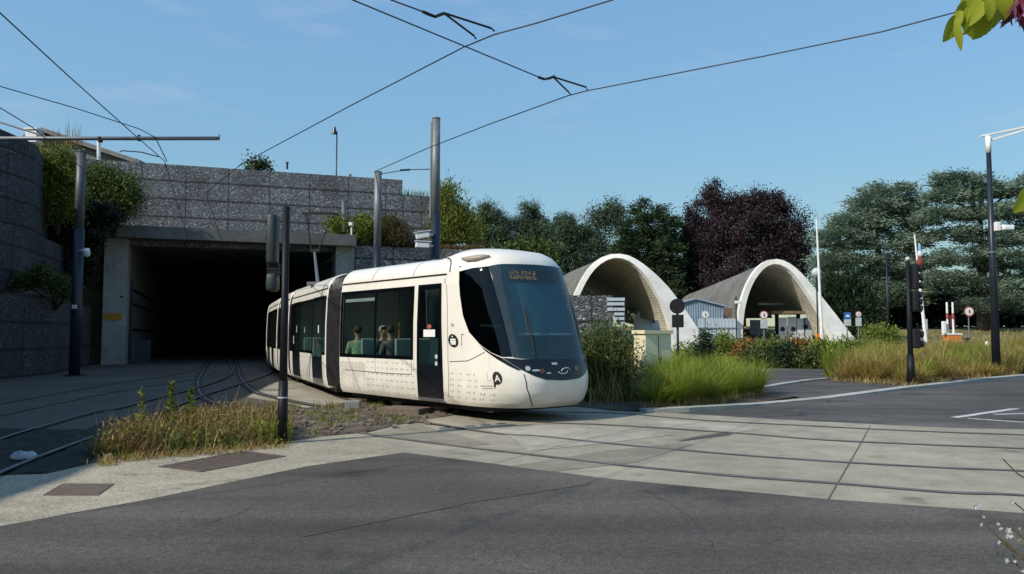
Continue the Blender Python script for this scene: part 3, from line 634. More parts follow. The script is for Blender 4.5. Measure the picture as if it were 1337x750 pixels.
# ------------------------------------------------------------------ the tram
WZ = [.26, .32, .5, .9, 1.06, 1.8, 2.55, 2.70, 2.74, 2.86, 3.0, 3.08, 3.12, 3.13]
WW = [1.10, 1.15, 1.18, 1.2, 1.2, 1.2, 1.17, 1.14, 1.145, 1.1, .98, .80, .5, .02]
TZ = [.26, .32, .5, .75, 1.0, 1.17, 2.89, 2.96, 3.04, 3.10, 3.13]
TU = [-.24, -.13, -.03, 0, -.05, -.11, -.72, -.82, -1.15, -1.9, -3.0]
def smooth_i(x, X, Y):
    e = .02
    return (np.interp(x - e, X, Y) + np.interp(x, X, Y) + np.interp(x + e, X, Y)) / 3
def halfw(z): return float(smooth_i(z, WZ, WW))
def tipu(z): return float(smooth_i(z, TZ, TU))
class Car:
    def __init__(s, C, h, L, nose=False):
        s.C = Vector((C[0], C[1], 0)); s.h = Vector((h[0], h[1], 0)).normalized(); s.r = Vector((-s.h.y, s.h.x, 0)); s.L = L; s.nose = nose
    # near side is -r (towards the camera) ; a: 0..1 near side rear->front, 1..2 nose, 2..3 far side front->rear
    def uv(s, a, z):
        w = halfw(z)
        if not s.nose:
            if a <= 1: return a * s.L, -w
            if a <= 2: return s.L, -w + (a - 1) * 2 * w
            return (3 - a) * s.L, w
        LN = 1.35; base = s.L - LN + tipu(z); B = s.L - LN - .42; k = .9 * B
        def side(q): return q * B if q <= .9 else k + (base - k) * (q - .9) / .1
        if a <= 1: return side(a), -w
        if a >= 2: return side(3 - a), w
        p = 2.7; f = (a - 1.5) * math.pi
        # even out the spacing a little
        cu = abs(math.cos(f)) ** (2 / p); sv = abs(math.sin(f)) ** (2 / p)
        return base + LN * cu, math.copysign(w * sv, f)
    def pt(s, a, z, off=0):
        p = s.loc(a, z)
        if off:
            e = 1e-3
            u1, v1 = s.uv(a + e, z); u0, v0 = s.uv(a - e, z)
            ta = s.h * (u1 - u0) + s.r * (v1 - v0)
            tz = s.loc(a, z + .02) - s.loc(a, z - .02)
            n = ta.cross(tz)
            if n.length > 1e-9:
                n.normalize()
                c = s.C + s.h * (s.L / 2) + Vector((0, 0, 1.6))
                if n.dot(p - c) < 0 and not (s.nose and 1 < a < 2): n = -n
                p = p + n * off
        return p
    def lift(s, u, z):
        return .15 * sstep(3.5, 4.5, u) * sstep(2.84, 3.08, z) if s.nose else 0
    def loc(s, a, z):
        u, v = s.uv(a, z); return s.C + s.h * u + s.r * v + Vector((0, 0, z + s.lift(u, z)))
    def inv(s, px, py, amin=0, amax=1.66):
        best = None
        for a in np.linspace(amin, amax, 60):
            for z in np.linspace(.3, 3.08, 36):
                q = proj(s.loc(a, z)); d = (q[0] - px) ** 2 + (q[1] - py) ** 2
                if best is None or d < best[0]: best = (d, a, z)
        a, z = best[1], best[2]
        for _ in range(25):
            q = proj(s.loc(a, z)); rx, ry = q[0] - px, q[1] - py; e = 1e-4
            qa = proj(s.loc(a + e, z)); qz = proj(s.loc(a, z + e))
            J = np.array([[(qa[0] - q[0]) / e, (qz[0] - q[0]) / e], [(qa[1] - q[1]) / e, (qz[1] - q[1]) / e]])
            try: d = np.linalg.solve(J, [rx, ry])
            except Exception: break
            a -= float(np.clip(d[0], -.05, .05)); z -= float(np.clip(d[1], -.1, .1))
            a = min(amax, max(amin, a)); z = min(3.1, max(.27, z))
        return a, z
    def px(s, *pts): return [s.inv(*q) for q in pts]
def inpoly(p, poly):
    x, y = p; c = False; j = len(poly) - 1
    for i in range(len(poly)):
        xi, yi = poly[i]; xj, yj = poly[j]
        if (yi > y) != (yj > y) and x < (xj - xi) * (y - yi) / (yj - yi) + xi: c = not c
        j = i
    return c
def shell(car, name, parent, rect=(), polys=(), na=14, nn=64, extra=()):
    al = set(np.round(np.linspace(0, 1, na + 1), 5)) | set(np.round(np.linspace(2, 3, na + 1), 5)) | set(np.round(np.linspace(1, 2, (nn if car.nose else 4) + 1), 5))
    zl = set(np.round(np.concatenate([np.linspace(.26, 2.7, 34), [2.74, 2.8, 2.86, 2.92, 2.97, 3.02, 3.06, 3.09, 3.11, 3.125, 3.13]]), 4))
    for (a0, a1, z0, z1) in rect: al |= {round(a0, 5), round(a1, 5)}; zl |= {round(z0, 4), round(z1, 4)}
    al = sorted(al); zl = sorted(zl)
    b = MB(); n = len(al); b.v = [tuple(car.pt(a, z)) for z in zl for a in al]
    for j in range(len(zl) - 1):
        for i in range(n - 1):
            ac, zc = (al[i] + al[i + 1]) / 2, (zl[j] + zl[j + 1]) / 2
            if any(r[0] < ac < r[1] and r[2] < zc < r[3] for r in rect): continue
            if any(inpoly((ac, zc), q) for q in polys): continue
            b.f.append((j * n + i, j * n + i + 1, (j + 1) * n + i + 1, (j + 1) * n + i)); b.mi.append(0)
    for k, e in extra: b.cur = k; b.add(e.v, e.f)
    return obj(name, b, [M['ivory'], M['print'], M['stripe']], parent, smooth=True, fix=not extra)
def spanel(car, name, poly, m, parent, off=.006, st=None, smooth=True, label=None, th=0):
    """poly in (a,z) -> patch lying on the car's surface"""
    KA = 5.0
    st = st or ((.25, .3) if not car.nose else (.12, .12))
    bm = bmesh.new(); bm.faces.new([bm.verts.new((q[0] * KA, q[1], 0)) for q in poly])
    xs = [q[0] * KA for q in poly]; ys = [q[1] for q in poly]
    for ax, lo, hi, stp in ((0, min(xs), max(xs), st[0]), (1, min(ys), max(ys), st[1])):
        q = math.ceil(lo / stp) * stp
        while q < hi:
            bmesh.ops.bisect_plane(bm, geom=bm.verts[:] + bm.edges[:] + bm.faces[:], plane_co=(q, 0, 0) if ax == 0 else (0, q, 0), plane_no=(1, 0, 0) if ax == 0 else (0, 1, 0), dist=1e-6); q += stp
    bm.verts.index_update()
    b = MB(); b.v = [tuple(car.pt(v.co.x / KA, v.co.y, off)) for v in bm.verts]
    for f in bm.faces: b.f.append(tuple(v.index for v in f.verts)); b.mi.append(0)
    bm.free()
    return obj(name, b, m, parent, smooth=smooth, label=label)
def densify(poly, n=6):
    out = []
    for i in range(len(poly)):
        a, c = poly[i], poly[(i + 1) % len(poly)]
        out += [(a[0] + (c[0] - a[0]) * k / n, a[1] + (c[1] - a[1]) * k / n) for k in range(n)]
    return out
def inset(poly, da, dz):
    """shift each vertex inwards along the angle bisector, scaled separately for a and z"""
    n = len(poly); area = sum(poly[i][0] * poly[(i + 1) % n][1] - poly[(i + 1) % n][0] * poly[i][1] for i in range(n)); sg = 1 if area > 0 else -1
    out = []
    for i in range(n):
        p0, p, p1 = poly[i - 1], poly[i], poly[(i + 1) % n]
        t = np.array([(p1[0] - p0[0]) / da, (p1[1] - p0[1]) / dz]); L = np.linalg.norm(t) + 1e-9; t /= L
        nr = np.array([-t[1], t[0]]) * sg
        out.append((p[0] + nr[0] * da, p[1] + nr[1] * dz))
    return out
def ring(car, name, poly, da, dz, m, parent, off=.009):
    o = densify(poly, 5); i_ = inset(o, da, dz); b = MB(); n = len(o)
    b.v = [tuple(car.pt(q[0], q[1], off)) for q in o] + [tuple(car.pt(q[0], q[1], off)) for q in i_]
    for k in range(n): b.f.append((k, (k + 1) % n, n + (k + 1) % n, n + k)); b.mi.append(0)
    return obj(name, b, m, parent)
def seam(car, name, pts, w, m, parent, off=.004):
    """thin dark line along (a,z) points"""
    b = MB(); D = []
    for i in range(len(pts) - 1):
        for k in range(6): D.append((pts[i][0] + (pts[i + 1][0] - pts[i][0]) * k / 6, pts[i][1] + (pts[i + 1][1] - pts[i][1]) * k / 6))
    D.append(pts[-1]); Q = [car.pt(q[0], q[1], off) for q in D]; vs = []
    for i, p in enumerate(Q):
        t = (Q[min(i + 1, len(Q) - 1)] - Q[max(i - 1, 0)]).normalized()
        nrm = (car.pt(D[i][0], D[i][1], .05) - car.pt(D[i][0], D[i][1], 0)).normalized(); s_ = t.cross(nrm) * (w / 2); vs += [p - s_, p + s_]
    b.add(vs, [(2 * i, 2 * i + 1, 2 * i + 3, 2 * i + 2) for i in range(len(Q) - 1)])
    return obj(name, b, m, parent)

def V2(x, y): return Vector((x, y, 0))
h1 = V2(.64, -.77); m1 = Car((-3.04, 19.13), h1, 6.22, True)
tram = thing('tram', 'long ivory tram with black windows, coming out of the tunnel on the curve', 'tram', (-1.0, 16.6, 0))

ZW0, ZW1 = 1.06, 2.53
# --- front module
aw0 = m1.inv(446, 430)[0]; awm = m1.inv(490, 430)[0]; aw1 = m1.inv(539, 430)[0]
ad0 = m1.inv(544.5, 440)[0]; ad1 = m1.inv(577, 440)[0]
WIN = [(aw0 + .012, awm - .008, ZW0 + .06, ZW1 - .06), (awm + .008, aw1 - .012, ZW0 + .06, ZW1 - .06)]
DOOR = (ad0, ad1, .36, 2.54)
SIDEW = m1.px((600, 355), (618, 350.5), (637, 352), (643, 366), (651, 394), (660, 428), (669, 466), (655, 466), (641, 460), (627, 450), (613, 434), (605, 412), (601, 385))
SIDEW[2] = (1.228, 2.81)
WSL = m1.px((678.5, 468), (671.5, 440), (663.5, 402), (657, 372)) + [(1.298, 2.85)]
WSB = 1.125; WST = 2.855
WS = WSL + [(1.4, WST), (1.5, WST + .005), (1.6, WST)] + [(3 - q[0], q[1]) for q in WSL[::-1]] + [(1.6, WSB), (1.5, WSB - .01), (1.4, WSB)]
ML = m1.px((668, 475), (680, 482.5), (697, 491), (713, 496))
MT = m1.px((656, 467.5), (669, 468.5), (680, 469.5))
MASK = ML + [(1.5, .745)] + [(3 - q[0], q[1]) for q in ML[::-1]] + [(3 - q[0], q[1]) for q in MT] + [(1.6, MT[2][1]), (1.5, MT[2][1]), (1.4, MT[2][1])] + MT[::-1]
# mirrored far-side cab window
def mir(poly): return [(3 - q[0], q[1]) for q in poly]
holes_p = [inset(densify(SIDEW, 2), .018, .05), inset(densify(WS, 2), .02, .05), inset(densify(mir(SIDEW), 2), .018, .05)]
fw = [(3 - r[1], 3 - r[0], r[2], r[3]) for r in WIN]
fd = [(3 - DOOR[1], 3 - DOOR[0], DOOR[2], DOOR[3])]
def pattern(car, name, a0, a1, cols, z0, z1, rows, parent, sz=(.028, .018), skip=None):
    b = MB(); L_ = (car.loc(a1, .8) - car.loc(a0, .8)).length; k = (a1 - a0) / L_
    for i in range(cols):
        for j in range(rows):
            for dd in (0, .07):
                if RNG.random() < .12: continue
                a = a0 + (a1 - a0) * (i + .25) / cols + dd * k; z = z0 + (z1 - z0) * j / max(1, rows - 1)
                if skip and any(r[0] < a < r[1] for r in skip): continue
                s1 = sz[0] * k * .5 * (.7 + .5 * RNG.random()); s2 = sz[1] * (.6 + .7 * RNG.random())
                b.quad(car.pt(a - s1, z - s2, .004), car.pt(a + s1, z - s2 * .8, .004), car.pt(a + s1, z + s2, .004), car.pt(a - s1 * .8, z + s2, .004))
    return b
aL = m1.inv(478, 490)[0]; aN1 = m1.inv(625, 515)[0]
EX = [(1, pattern(m1, '', aL, ad0 - .012, 10, .36, .98, 6, None)), (1, pattern(m1, '', ad1 + .02, aN1, 4, .40, .84, 5, None)), (1, pattern(m1, '', aN1, m1.inv(650, 520)[0], 2, .40, .50, 2, None))]
b = MB()
for i in range(17):
    a = .012 + (aL - .012) * i / 17; w = (aL - .012) / 17 * .32
    z_hi = .98 - .03 * RNG.random(); z = .36
    while z < z_hi:
        z2 = min(z_hi, z + .12 + .3 * RNG.random())
        b.quad(m1.pt(a - w, z, .004), m1.pt(a + w, z, .004), m1.pt(a + w, z2, .004), m1.pt(a - w, z2, .004)); z = z2 + .03
EX.append((2, b))
shell(m1, 'body', tram, rect=[*WIN, DOOR, *fw, *fd], polys=holes_p, na=24, nn=90, extra=EX)
def rectp(a0, a1, z0, z1): return [(a0, z0), (a1, z0), (a1, z1), (a0, z1)]
def rring(car, name, a0, a1, z0, z1, wa, wz, m, parent, off=.008, bars=()):
    """flat black frame round an opening, with uprights at the given a"""
    b = MB()
    def q(A0, A1, Z0, Z1, k=8):
        for i in range(k):
            x0, x1 = A0 + (A1 - A0) * i / k, A0 + (A1 - A0) * (i + 1) / k
            kz = max(1, int((Z1 - Z0) / .3))
            for j in range(kz):
                y0, y1 = Z0 + (Z1 - Z0) * j / kz, Z0 + (Z1 - Z0) * (j + 1) / kz
                b.quad(car.pt(x0, y0, off), car.pt(x1, y0, off), car.pt(x1, y1, off), car.pt(x0, y1, off))
    q(a0, a1, z0, z0 + wz); q(a0, a1, z1 - wz, z1); q(a0, a0 + wa, z0 + wz, z1 - wz, 1); q(a1 - wa, a1, z0 + wz, z1 - wz, 1)
    for x in bars: q(x - wa * .6, x + wa * .6, z0 + wz, z1 - wz, 1)
    return obj(name, b, m, parent)
def window(car, a0, a1, z0, z1, parent, bars=(), wa=.018, wz=.075, m='glass'):
    w = rring(car, 'window', a0, a1, z0, z1, wa, wz, M['blackgloss'], parent, .006, bars)
    spanel(car, 'pane', rectp(a0 + .002, a1 - .002, z0 + .01, z1 - .01), M[m], w, .012)
    return w
a_r = .004
window(m1, a_r, aw1 + .004, ZW0, ZW1 + .01, tram, bars=[aw0, awm])
spanel(m1, 'window_shade', rectp(aw0 + .02, awm - .03, 2.30, 2.37), M['palegrey'], tram, -.03)
window(m1, 3 - aw1 - .004, 3 - a_r, ZW0, ZW1 + .01, tram, bars=[3 - aw0, 3 - awm])
def door(car, a0, a1, parent, wa=.02, z0=.34, z1=2.55, marks=False):
    d = rring(car, 'door', a0, a1, z0, z1, wa, .09, M['blackgloss'], parent, .007)
    k = (a1 - a0)
    spanel(car, 'lower_panel', rectp(a0 + wa * .5, a1 - wa * .5, z0 + .02, 1.0), M['blackgloss'], d, .0075)
    spanel(car, 'pane', rectp(a0 + wa * .4, a1 - wa * .4, 1.0, z1 - .03), M['glass'], d, .012)
    spanel(car, 'step', rectp(a0 - .003, a1 + .003, z0 - .055, z0 - .005), M['galv'], d, .02)
    if marks:
        spanel(car, 'sticker', rectp(a0 + k * .3, a0 + k * .78, 1.52, 1.66), M['white'], d, .014)
        red = [(a0 + k * .54 + k * .09 * math.cos(q), 1.72 + .045 * math.sin(q)) for q in np.linspace(0, 2 * math.pi, 14)[:-1]]
        spanel(car, 'red_sticker', red, M['red'], d, .014)
        for zz in (1.14, 1.01):
            spanel(car, 'button', [(a0 + k * .84 + .010 * math.cos(q), zz + .045 * math.sin(q)) for q in np.linspace(0, 2 * math.pi, 14)[:-1]], M['palegrey'], d, .016)
    return d
door(m1, ad0, ad1, tram, marks=True); door(m1, 3 - ad1, 3 - ad0, tram)
# cab glazing
for nm, poly, gm in (('cab_window', SIDEW, 'cabglass'), ('cab_window', mir(SIDEW), 'cabglass'), ('windscreen', WS, 'windshield')):
    r = ring(m1, nm, poly, .026, .075, M['blackgloss'], tram, .010)
    spanel(m1, 'pane', poly, M[gm], r, .014)
spanel(m1, 'pillar_trim', [(1.228, 2.81), (1.296, 2.85)] + m1.px((657, 372), (664, 403), (672, 441), (678.5, 468), (670, 467), (660, 428), (651, 394), (643, 362)), mat('blue grey pillar glass', (.035, .05, .06), rough=.12), tram, .013)
spanel(m1, 'front_mask', MASK, M['blackgloss'], tram, .011)
STR = m1.px((627, 451), (641, 461), (655, 467.5), (668, 475.5), (680, 483), (676, 483.5), (664, 478), (648, 468.5), (634, 458.5))
spanel(m1, 'front_mask', STR, M['blackgloss'], tram, .0115); spanel(m1, 'front_mask', [(3 - q[0], q[1]) for q in STR], M['blackgloss'], tram, .0115)
# light cluster
def blob(car, name, px, py, ra, rz, m, parent, off=.018, label=None):
    a, z = car.inv(px, py); return spanel(car, name, [(a + ra * math.cos(q), z + rz * math.sin(q)) for q in np.linspace(0, 2 * math.pi, 17)[:-1]], m, parent, off, label=label)
blob(m1, 'headlight', 689, 481.5, .014, .042, M['lampglass'], tram)
blob(m1, 'headlight', 699.5, 484, .022, .018, M['lampglass'], tram)
blob(m1, 'headlight', 707.5, 485, .014, .04, mat('dim red lens', (.14, .05, .05), rough=.15), tram)
blob(m1, 'headlight', 716, 487.5, .012, .014, M['lampglass'], tram)
blob(m1, 'headlight', 752, 481, .016, .05, mat('amber lens', (.25, .10, .03), rough=.15), tram)
# maker's round emblem on the mask : an S-like double hook
ea, ez = m1.inv(737, 484.5); b = MB()
for s_ in (1, -1):
    pts = [m1.pt(ea + .013 * math.cos(q) * s_ + .006 * s_, ez + .05 * math.sin(q) * s_, .020) for q in np.linspace(.3, 3.3, 14)]
    b.tube(pts, .010, 5)
obj('emblem', b, M['palegrey'], tram, smooth=True)
spanel(m1, 'camera_window', [(ea - .012 - .03, 1.02), (ea + .012 - .03, 1.02), (ea + .012 - .03, 1.06), (ea - .012 - .03, 1.06)], M['palegrey'], tram, .02)
# seams
SK = M['blackmat']
seam(m1, 'bumper_seam', m1.px((684, 489), (688, 508), (692, 520), (694.5, 531)), .016, SK, tram)
seam(m1, 'flank_seam', m1.px((587, 472.5), (610, 471.5), (620, 467), (633, 460)), .012, SK, tram)
seam(m1, 'body_seam', m1.px((583, 372), (584, 420), (585, 470), (586, 524)), .010, SK, tram)
seam(m1, 'gutter', [(0.003, 2.715), (.5, 2.715), (.985, 2.715)], .035, SK, tram)
zt = [2.75, 2.86, 2.98, 3.06]
for pxl in (495, 543):
    a = m1.inv(pxl, 352)[0]; seam(m1, 'roof_seam', [(a, z) for z in zt], .012, SK, tram)
a = m1.inv(589, 345)[0]; seam(m1, 'roof_seam', [(a, z) for z in zt], .03, SK, tram)
seam(m1, 'hatch_seam', m1.px((451, 483), (475, 485), (510, 488), (537, 489)), .014, SK, tram)
for q in (490,):
    seam(m1, 'hatch_seam', m1.px((q, 466), (q, 487)), .008, SK, tram)
seam(m1, 'hatch_seam', m1.px((537, 470), (537.5, 490)), .008, SK, tram)
# grab recess on the roof edge and mirror camera housing
b = MB(); pts = [m1.pt(*m1.inv(x, y), .02) for x, y in ((604, 338.5), (612, 339.5), (622, 338.5), (632, 336.5), (640, 335.5))]
b.tube(pts, [.02, .06, .065, .05, .015], 8); obj('side_camera', b, mat('taupe plastic', (.36, .31, .26), rough=.5), tram, smooth=True)
a, z = m1.inv(581, 366.5); spanel(m1, 'side_lamp', rectp(a - .006, a + .008, z - .05, z + .05), M['palegrey'], tram, .012)
a, z = m1.inv(591, 424.5); spanel(m1, 'bell_mark', [(a + .008 * math.cos(q), z + .035 * math.sin(q)) for q in np.linspace(0, 6.28, 9)[:-1]], M['print'], tram, .006)
a, z = m1.inv(603, 441); seam(m1, 'handle', m1.px((606, 437), (602.7, 437), (602.7, 452)), .012, SK, tram)
# round dark badge
a, z = m1.inv(592, 445); bd = spanel(m1, 'badge', [(a + .024 * math.cos(q), z + .125 * math.sin(q)) for q in np.linspace(0, 6.2832, 25)[:-1]], M['blackmat'], tram, .006)
for (w0, w1, dz, hh) in ((-.004, .002, .075, .012), (-.012, .013, .02, .016), (-.014, .013, -.02, .018), (-.011, .011, -.058, .016)):
    spanel(m1, 'badge_mark', rectp(a + w0, a + w1, z + dz - hh, z + dz + hh), M['white'], bd, .010)
# letters laid onto the surface
def letters(car, name, text, a, z, hgt, m, parent, off=.012, bold=.0, kx=1.0):
    cu = bpy.data.curves.new('t', 'FONT'); cu.body = text; cu.size = 1; cu.offset = bold; cu.align_x = 'CENTER'; cu.align_y = 'CENTER'
    to = bpy.data.objects.new('t', cu); COL.objects.link(to); dg = bpy.context.evaluated_depsgraph_get(); me = to.evaluated_get(dg).to_mesh()
    V = [tuple(v.co) for v in me.vertices]; Fc = [tuple(p.vertices) for p in me.polygons]; to.evaluated_get(dg).to_mesh_clear(); bpy.data.objects.remove(to)
    ka = (car.loc(a + .005, z) - car.loc(a - .005, z)).length / .01
    b = MB(); b.add([car.pt(a + v[0] * hgt * kx / ka, z + v[1] * hgt, off) for v in V], Fc); return obj(name, b, m, parent)
# operator logo : pale L and A in a dark drop
a, z = m1.inv(649.5, 494)
ka = (m1.loc(a + .005, z) - m1.loc(a - .005, z)).length / .01
drop = [(a + .095 / ka * math.cos(q), z + .115 * math.sin(q)) for q in np.linspace(-1.9, 3.6, 22)] + [(a - .08 / ka, z - .09), (a - .05 / ka, z - .20)]
lg = spanel(m1, 'logo', drop, M['blackmat'], tram, .006, st=(.06, .06))
letters(m1, 'logo_letter', 'A', a + .005 / ka, z - .01, .16, M['ivory'], lg, .012, .016)
a2, z2 = m1.inv(637.5, 492); letters(m1, 'logo_letter', 'L', a2, z2, .22, mat('pale logo grey', (.66, .62, .55), rough=.5), lg, .008, 0)
for yy, xs in ((504, (629, 632, 635, 638, 641, 644)), (507.3, (631, 634, 637, 640, 642.5))):
    for x in xs: a3, z3 = m1.inv(x, yy); spanel(m1, 'logo_mark', rectp(a3 - .0045, a3 + .0045, z3 - .010, z3 + .010), M['print'], lg, .008, st=(.06, .06))
# printed pattern on the lower flank, one mesh of tiny marks + a field of pale upright stripes
# destination display behind the windscreen : two rows of amber lamps
dsp = spanel(m1, 'destination_display', [(1.335, 2.60), (1.53, 2.60), (1.53, 2.80), (1.335, 2.80)], M['blackmat'], tram, -.10)
b = MB(); DA = [(1.355, 2.745), (1.50, 2.745), (1.355, 2.655), (1.50, 2.655)]
for r_, (p0, p1) in enumerate(((DA[0], DA[1]), (DA[2], DA[3]))):
    for i in range(46):
        if i % 6 == 5 or (r_ == 0 and i in (20, 21, 22)): continue
        for j in range(4):
            if RNG.random() < .5: continue
            t = i / 46; a = p0[0] + (p1[0] - p0[0]) * t; z = p0[1] + (p1[1] - p0[1]) * t + (j - 1.5) * .018; s1 = (p1[0] - p0[0]) / 46 * .42
            b.quad(m1.pt(a - s1, z - .008, -.09), m1.pt(a + s1, z - .008, -.09), m1.pt(a + s1, z + .008, -.09), m1.pt(a - s1, z + .008, -.09))
obj('amber_lamps', b, M['led'], dsp)
spanel(m1, 'sun_blind', [(1.32, 1.62), (1.5, 1.62), (1.68, 1.62), (1.68, 2.56), (1.5, 2.56), (1.32, 2.56)], M['blind'], tram, -.12)
b = MB(); b.tube([m1.pt(q, 1.60, -.11) for q in np.linspace(1.31, 1.69, 9)], .022); b.tube([m1.pt(*m1.inv(x, y), -.10) for x, y in ((623, 425), (640, 425), (655, 424.5))], .03); obj('blind_rail', b, M['palegrey'], tram)
b = MB(); b.tube([m1.pt(*m1.inv(x, y), .03) for x, y in ((697, 467), (694, 445), (688, 410))], .011, 6); b.tube([m1.pt(*m1.inv(x, y), .025) for x, y in ((690, 436), (686, 416), (683, 398))], .014, 6); obj('wiper', b, M['blackmat'], tram)
# inside of the cab and saloon
def lb(b, car, u, v, z, su, sv, sz, bev=0): b.box(car.C + car.h * u + car.r * v + Vector((0, 0, z)), (su, sv, sz), (car.h, car.r, Vector((0, 0, 1))), bev)
b = MB(); lb(b, m1, 4.55, 0, 1.7, .05, 2.2, 2.3); obj('cab_partition', b, M['cabgrey'], tram)
b = MB(); lb(b, m1, 5.55, 0, .85, .7, 1.7, .5, .08); lb(b, m1, 5.3, -.2, 1.17, .25, .5, .12, .03); obj('dashboard', b, M['cabgrey'], tram)
b = MB(); lb(b, m1, 4.85, 0, .95, .5, .5, .14, .04); lb(b, m1, 4.66, 0, 1.4, .12, .48, .8, .05); lb(b, m1, 4.85, 0, .6, .12, .12, .6); obj('driver_seat', b, M['cabgrey'], tram)
def saloon(car, u0, u1):
    b = MB(); lb(b, car, (u0 + u1) / 2, 0, .36, u1 - u0, 2.0, .06); obj('floor', b, M['cabgrey'], tram)
    b = MB(); lb(b, car, (u0 + u1) / 2, 0, 2.68, u1 - u0, 2.0, .04); obj('ceiling', b, M['palegrey'], tram)
def seat(car, u, v, face):
    b = MB(); lb(b, car, u, v, .82, .42, .42, .06, .025); lb(b, car, u - face * .22, v, 1.15, .06, .42, .66, .028); lb(b, car, u, v, .6, .3, .1, .45)
    obj('seat', b, M['seat'], tram)
saloon(m1, .05, 4.5)
def u_at(car, px):
    a = car.inv(px, 440)[0]; return car.uv(a, 1.5)[0]
def u_for(car, px, v, z):
    lo, hi = 0, car.L
    for _ in range(40):
        m_ = (lo + hi) / 2
        if proj(car.C + car.h * m_ + car.r * v + Vector((0, 0, z)))[0] < px: lo = m_
        else: hi = m_
    return lo
# a bench of two backs behind the green shirt, another farther forward
for v in (-.90, -.44): u = u_for(m1, 483, -.9, 1.3); seat(m1, u - .24, v, -1)
for v in (-.90, -.44): u = u_for(m1, 527, -.9, 1.3); seat(m1, u - .22, v, -1)
for v in (.30, .76): seat(m1, 1.3, v, 1); seat(m1, 2.7, v, 1)
b = MB()
for u, v in ((1.2, -.35), (2.6, .35), (3.6, -.4)): b.tube([m1.C + m1.h * u + m1.r * v + Vector((0, 0, .4)), m1.C + m1.h * u + m1.r * v + Vector((0, 0, 2.66))], .018)
obj('grab_poles', b, M['ochre'], tram)
# --- rear modules
def along(c, d, l): return Vector((c[0], c[1], 0)) + Vector((d[0], d[1], 0)).normalized() * l
cars = []
c2 = (-3.5, 20.16); d2 = (-.396, .918); c = along(c2, d2, 6.2); cars.append(Car(c, (-Vector((d2[0], d2[1], 0))).xy, 6.2))
c3 = along(c, d2, .5); d3 = (-.37, .93); c = along(c3, d3, 3.3); cars.append(Car(c, (-d3[0], -d3[1]), 3.3))
c4 = along(c, d3, .5); d4 = (-.345, .94); c = along(c4, d4, 6.2); cars.append(Car(c, (-d4[0], -d4[1]), 6.2))
c5 = along(c, d4, .5); d5 = (-.29, .957); c = along(c5, d5, 6.4); cars.append(Car(c, (-d5[0], -d5[1]), 6.4))
def coach(car, doors, wins, bars, extra=()):
    """doors: list of (a0,a1); wins: (a0,a1) windows"""
    R = [(a0 + .012, a1 - .012, .45, ZW1) for a0, a1 in doors] + [(a0 + .01, a1 - .01, ZW0 + .05, ZW1 - .05) for a0, a1 in wins]
    R += [(3 - r[1], 3 - r[0], r[2], r[3]) for r in R]
    shell(car, 'body', tram, rect=R, na=12, extra=extra)
    for a0, a1 in doors: door(car, a0, a1, tram, .012); door(car, 3 - a1, 3 - a0, tram, .012)
    for a0, a1 in wins:
        bb = [x for x in bars if a0 < x < a1]
        window(car, a0, a1, ZW0, ZW1 + .01, tram, bb, .010); window(car, 3 - a1, 3 - a0, ZW0, ZW1 + .01, tram, [3 - x for x in bb], .010)
    seam(car, 'gutter', [(0.01, 2.715), (.99, 2.715)], .035, SK, tram)
    seam(car, 'roof_seam', [(.985, z) for z in zt], .03, SK, tram); seam(car, 'roof_seam', [(.5, z) for z in zt], .012, SK, tram)
    saloon(car, .05, car.L - .05)
m2 = cars[0]
D2 = [(m2.inv(382, 450)[0], m2.inv(391.5, 450)[0]), (m2.inv(407.5, 450)[0], m2.inv(420.5, 450)[0])]
coach(m2, D2, [(.008, D2[0][0] - .003), (D2[0][1] + .003, D2[1][0] - .003), (D2[1][1] + .003, .992)], [.6], [(1, pattern(m2, '', D2[0][1] + .01, D2[1][0] - .02, 5, .40, .95, 5, None))])
coach(cars[1], [], [(.02, .98)], [.5])
coach(cars[2], [(.15, .35), (.55, .75)], [(.36, .54), (.76, .99), (.01, .14)], [])
shell(cars[3], 'body', tram, na=6)
# stickers on the door glass
for (px_, py_, mm, w, hh) in ((388, 430, 'palegrey', .008, .10), (398.5, 431, 'bluegrey', .008, .08), (416.5, 430, 'white', .010, .10), (410, 446, 'orange', .010, .15), (384, 444, 'palepanel', .01, .12)):
    a, z = m2.inv(px_, py_); spanel(m2, 'sticker', rectp(a - w, a + w, z - hh, z + hh), M[mm], tram, .016 if mm != 'orange' else -.1)
for k, u in enumerate((1.0, 3.1, 5.2)):
    for v in (-.75, .75): seat(m2, u, v, 1 if k % 2 else -1)
# bellows
def bellows(ca, aa, cb, ab_):
    """from the end of car ca (a=aa near) to car cb"""
    K = 9; zs = list(np.concatenate([np.linspace(.3, 2.7, 12), [2.85, 2.98, 3.05, 3.09]])); rows = []
    A0 = [ca.loc(aa, z) for z in zs] + [ca.loc(3 - aa, z) for z in zs[::-1]]; B0 = [cb.loc(ab_, z) for z in zs] + [cb.loc(3 - ab_, z) for z in zs[::-1]]
    n = len(A0); b = MB(); cA = sum(A0, Vector()) / n; cB = sum(B0, Vector()) / n
    for k in range(K):
        t = k / (K - 1); f = .985 if k % 2 == 0 else .87; cc = cA.lerp(cB, t)
        b.v += [tuple(cc + (A0[i].lerp(B0[i], t) - cc) * f) for i in range(n)]
    for k in range(K - 1):
        for i in range(n): b.f.append((k * n + i, k * n + (i + 1) % n, (k + 1) * n + (i + 1) % n, (k + 1) * n + i)); b.mi.append(0)
    obj('bellows', b, M['rubber'], tram)
bellows(m1, 0.0, m2, 1.0); bellows(m2, 0.0, cars[1], 1.0); bellows(cars[1], 0.0, cars[2], 1.0); bellows(cars[2], 0, cars[3], 1.0)
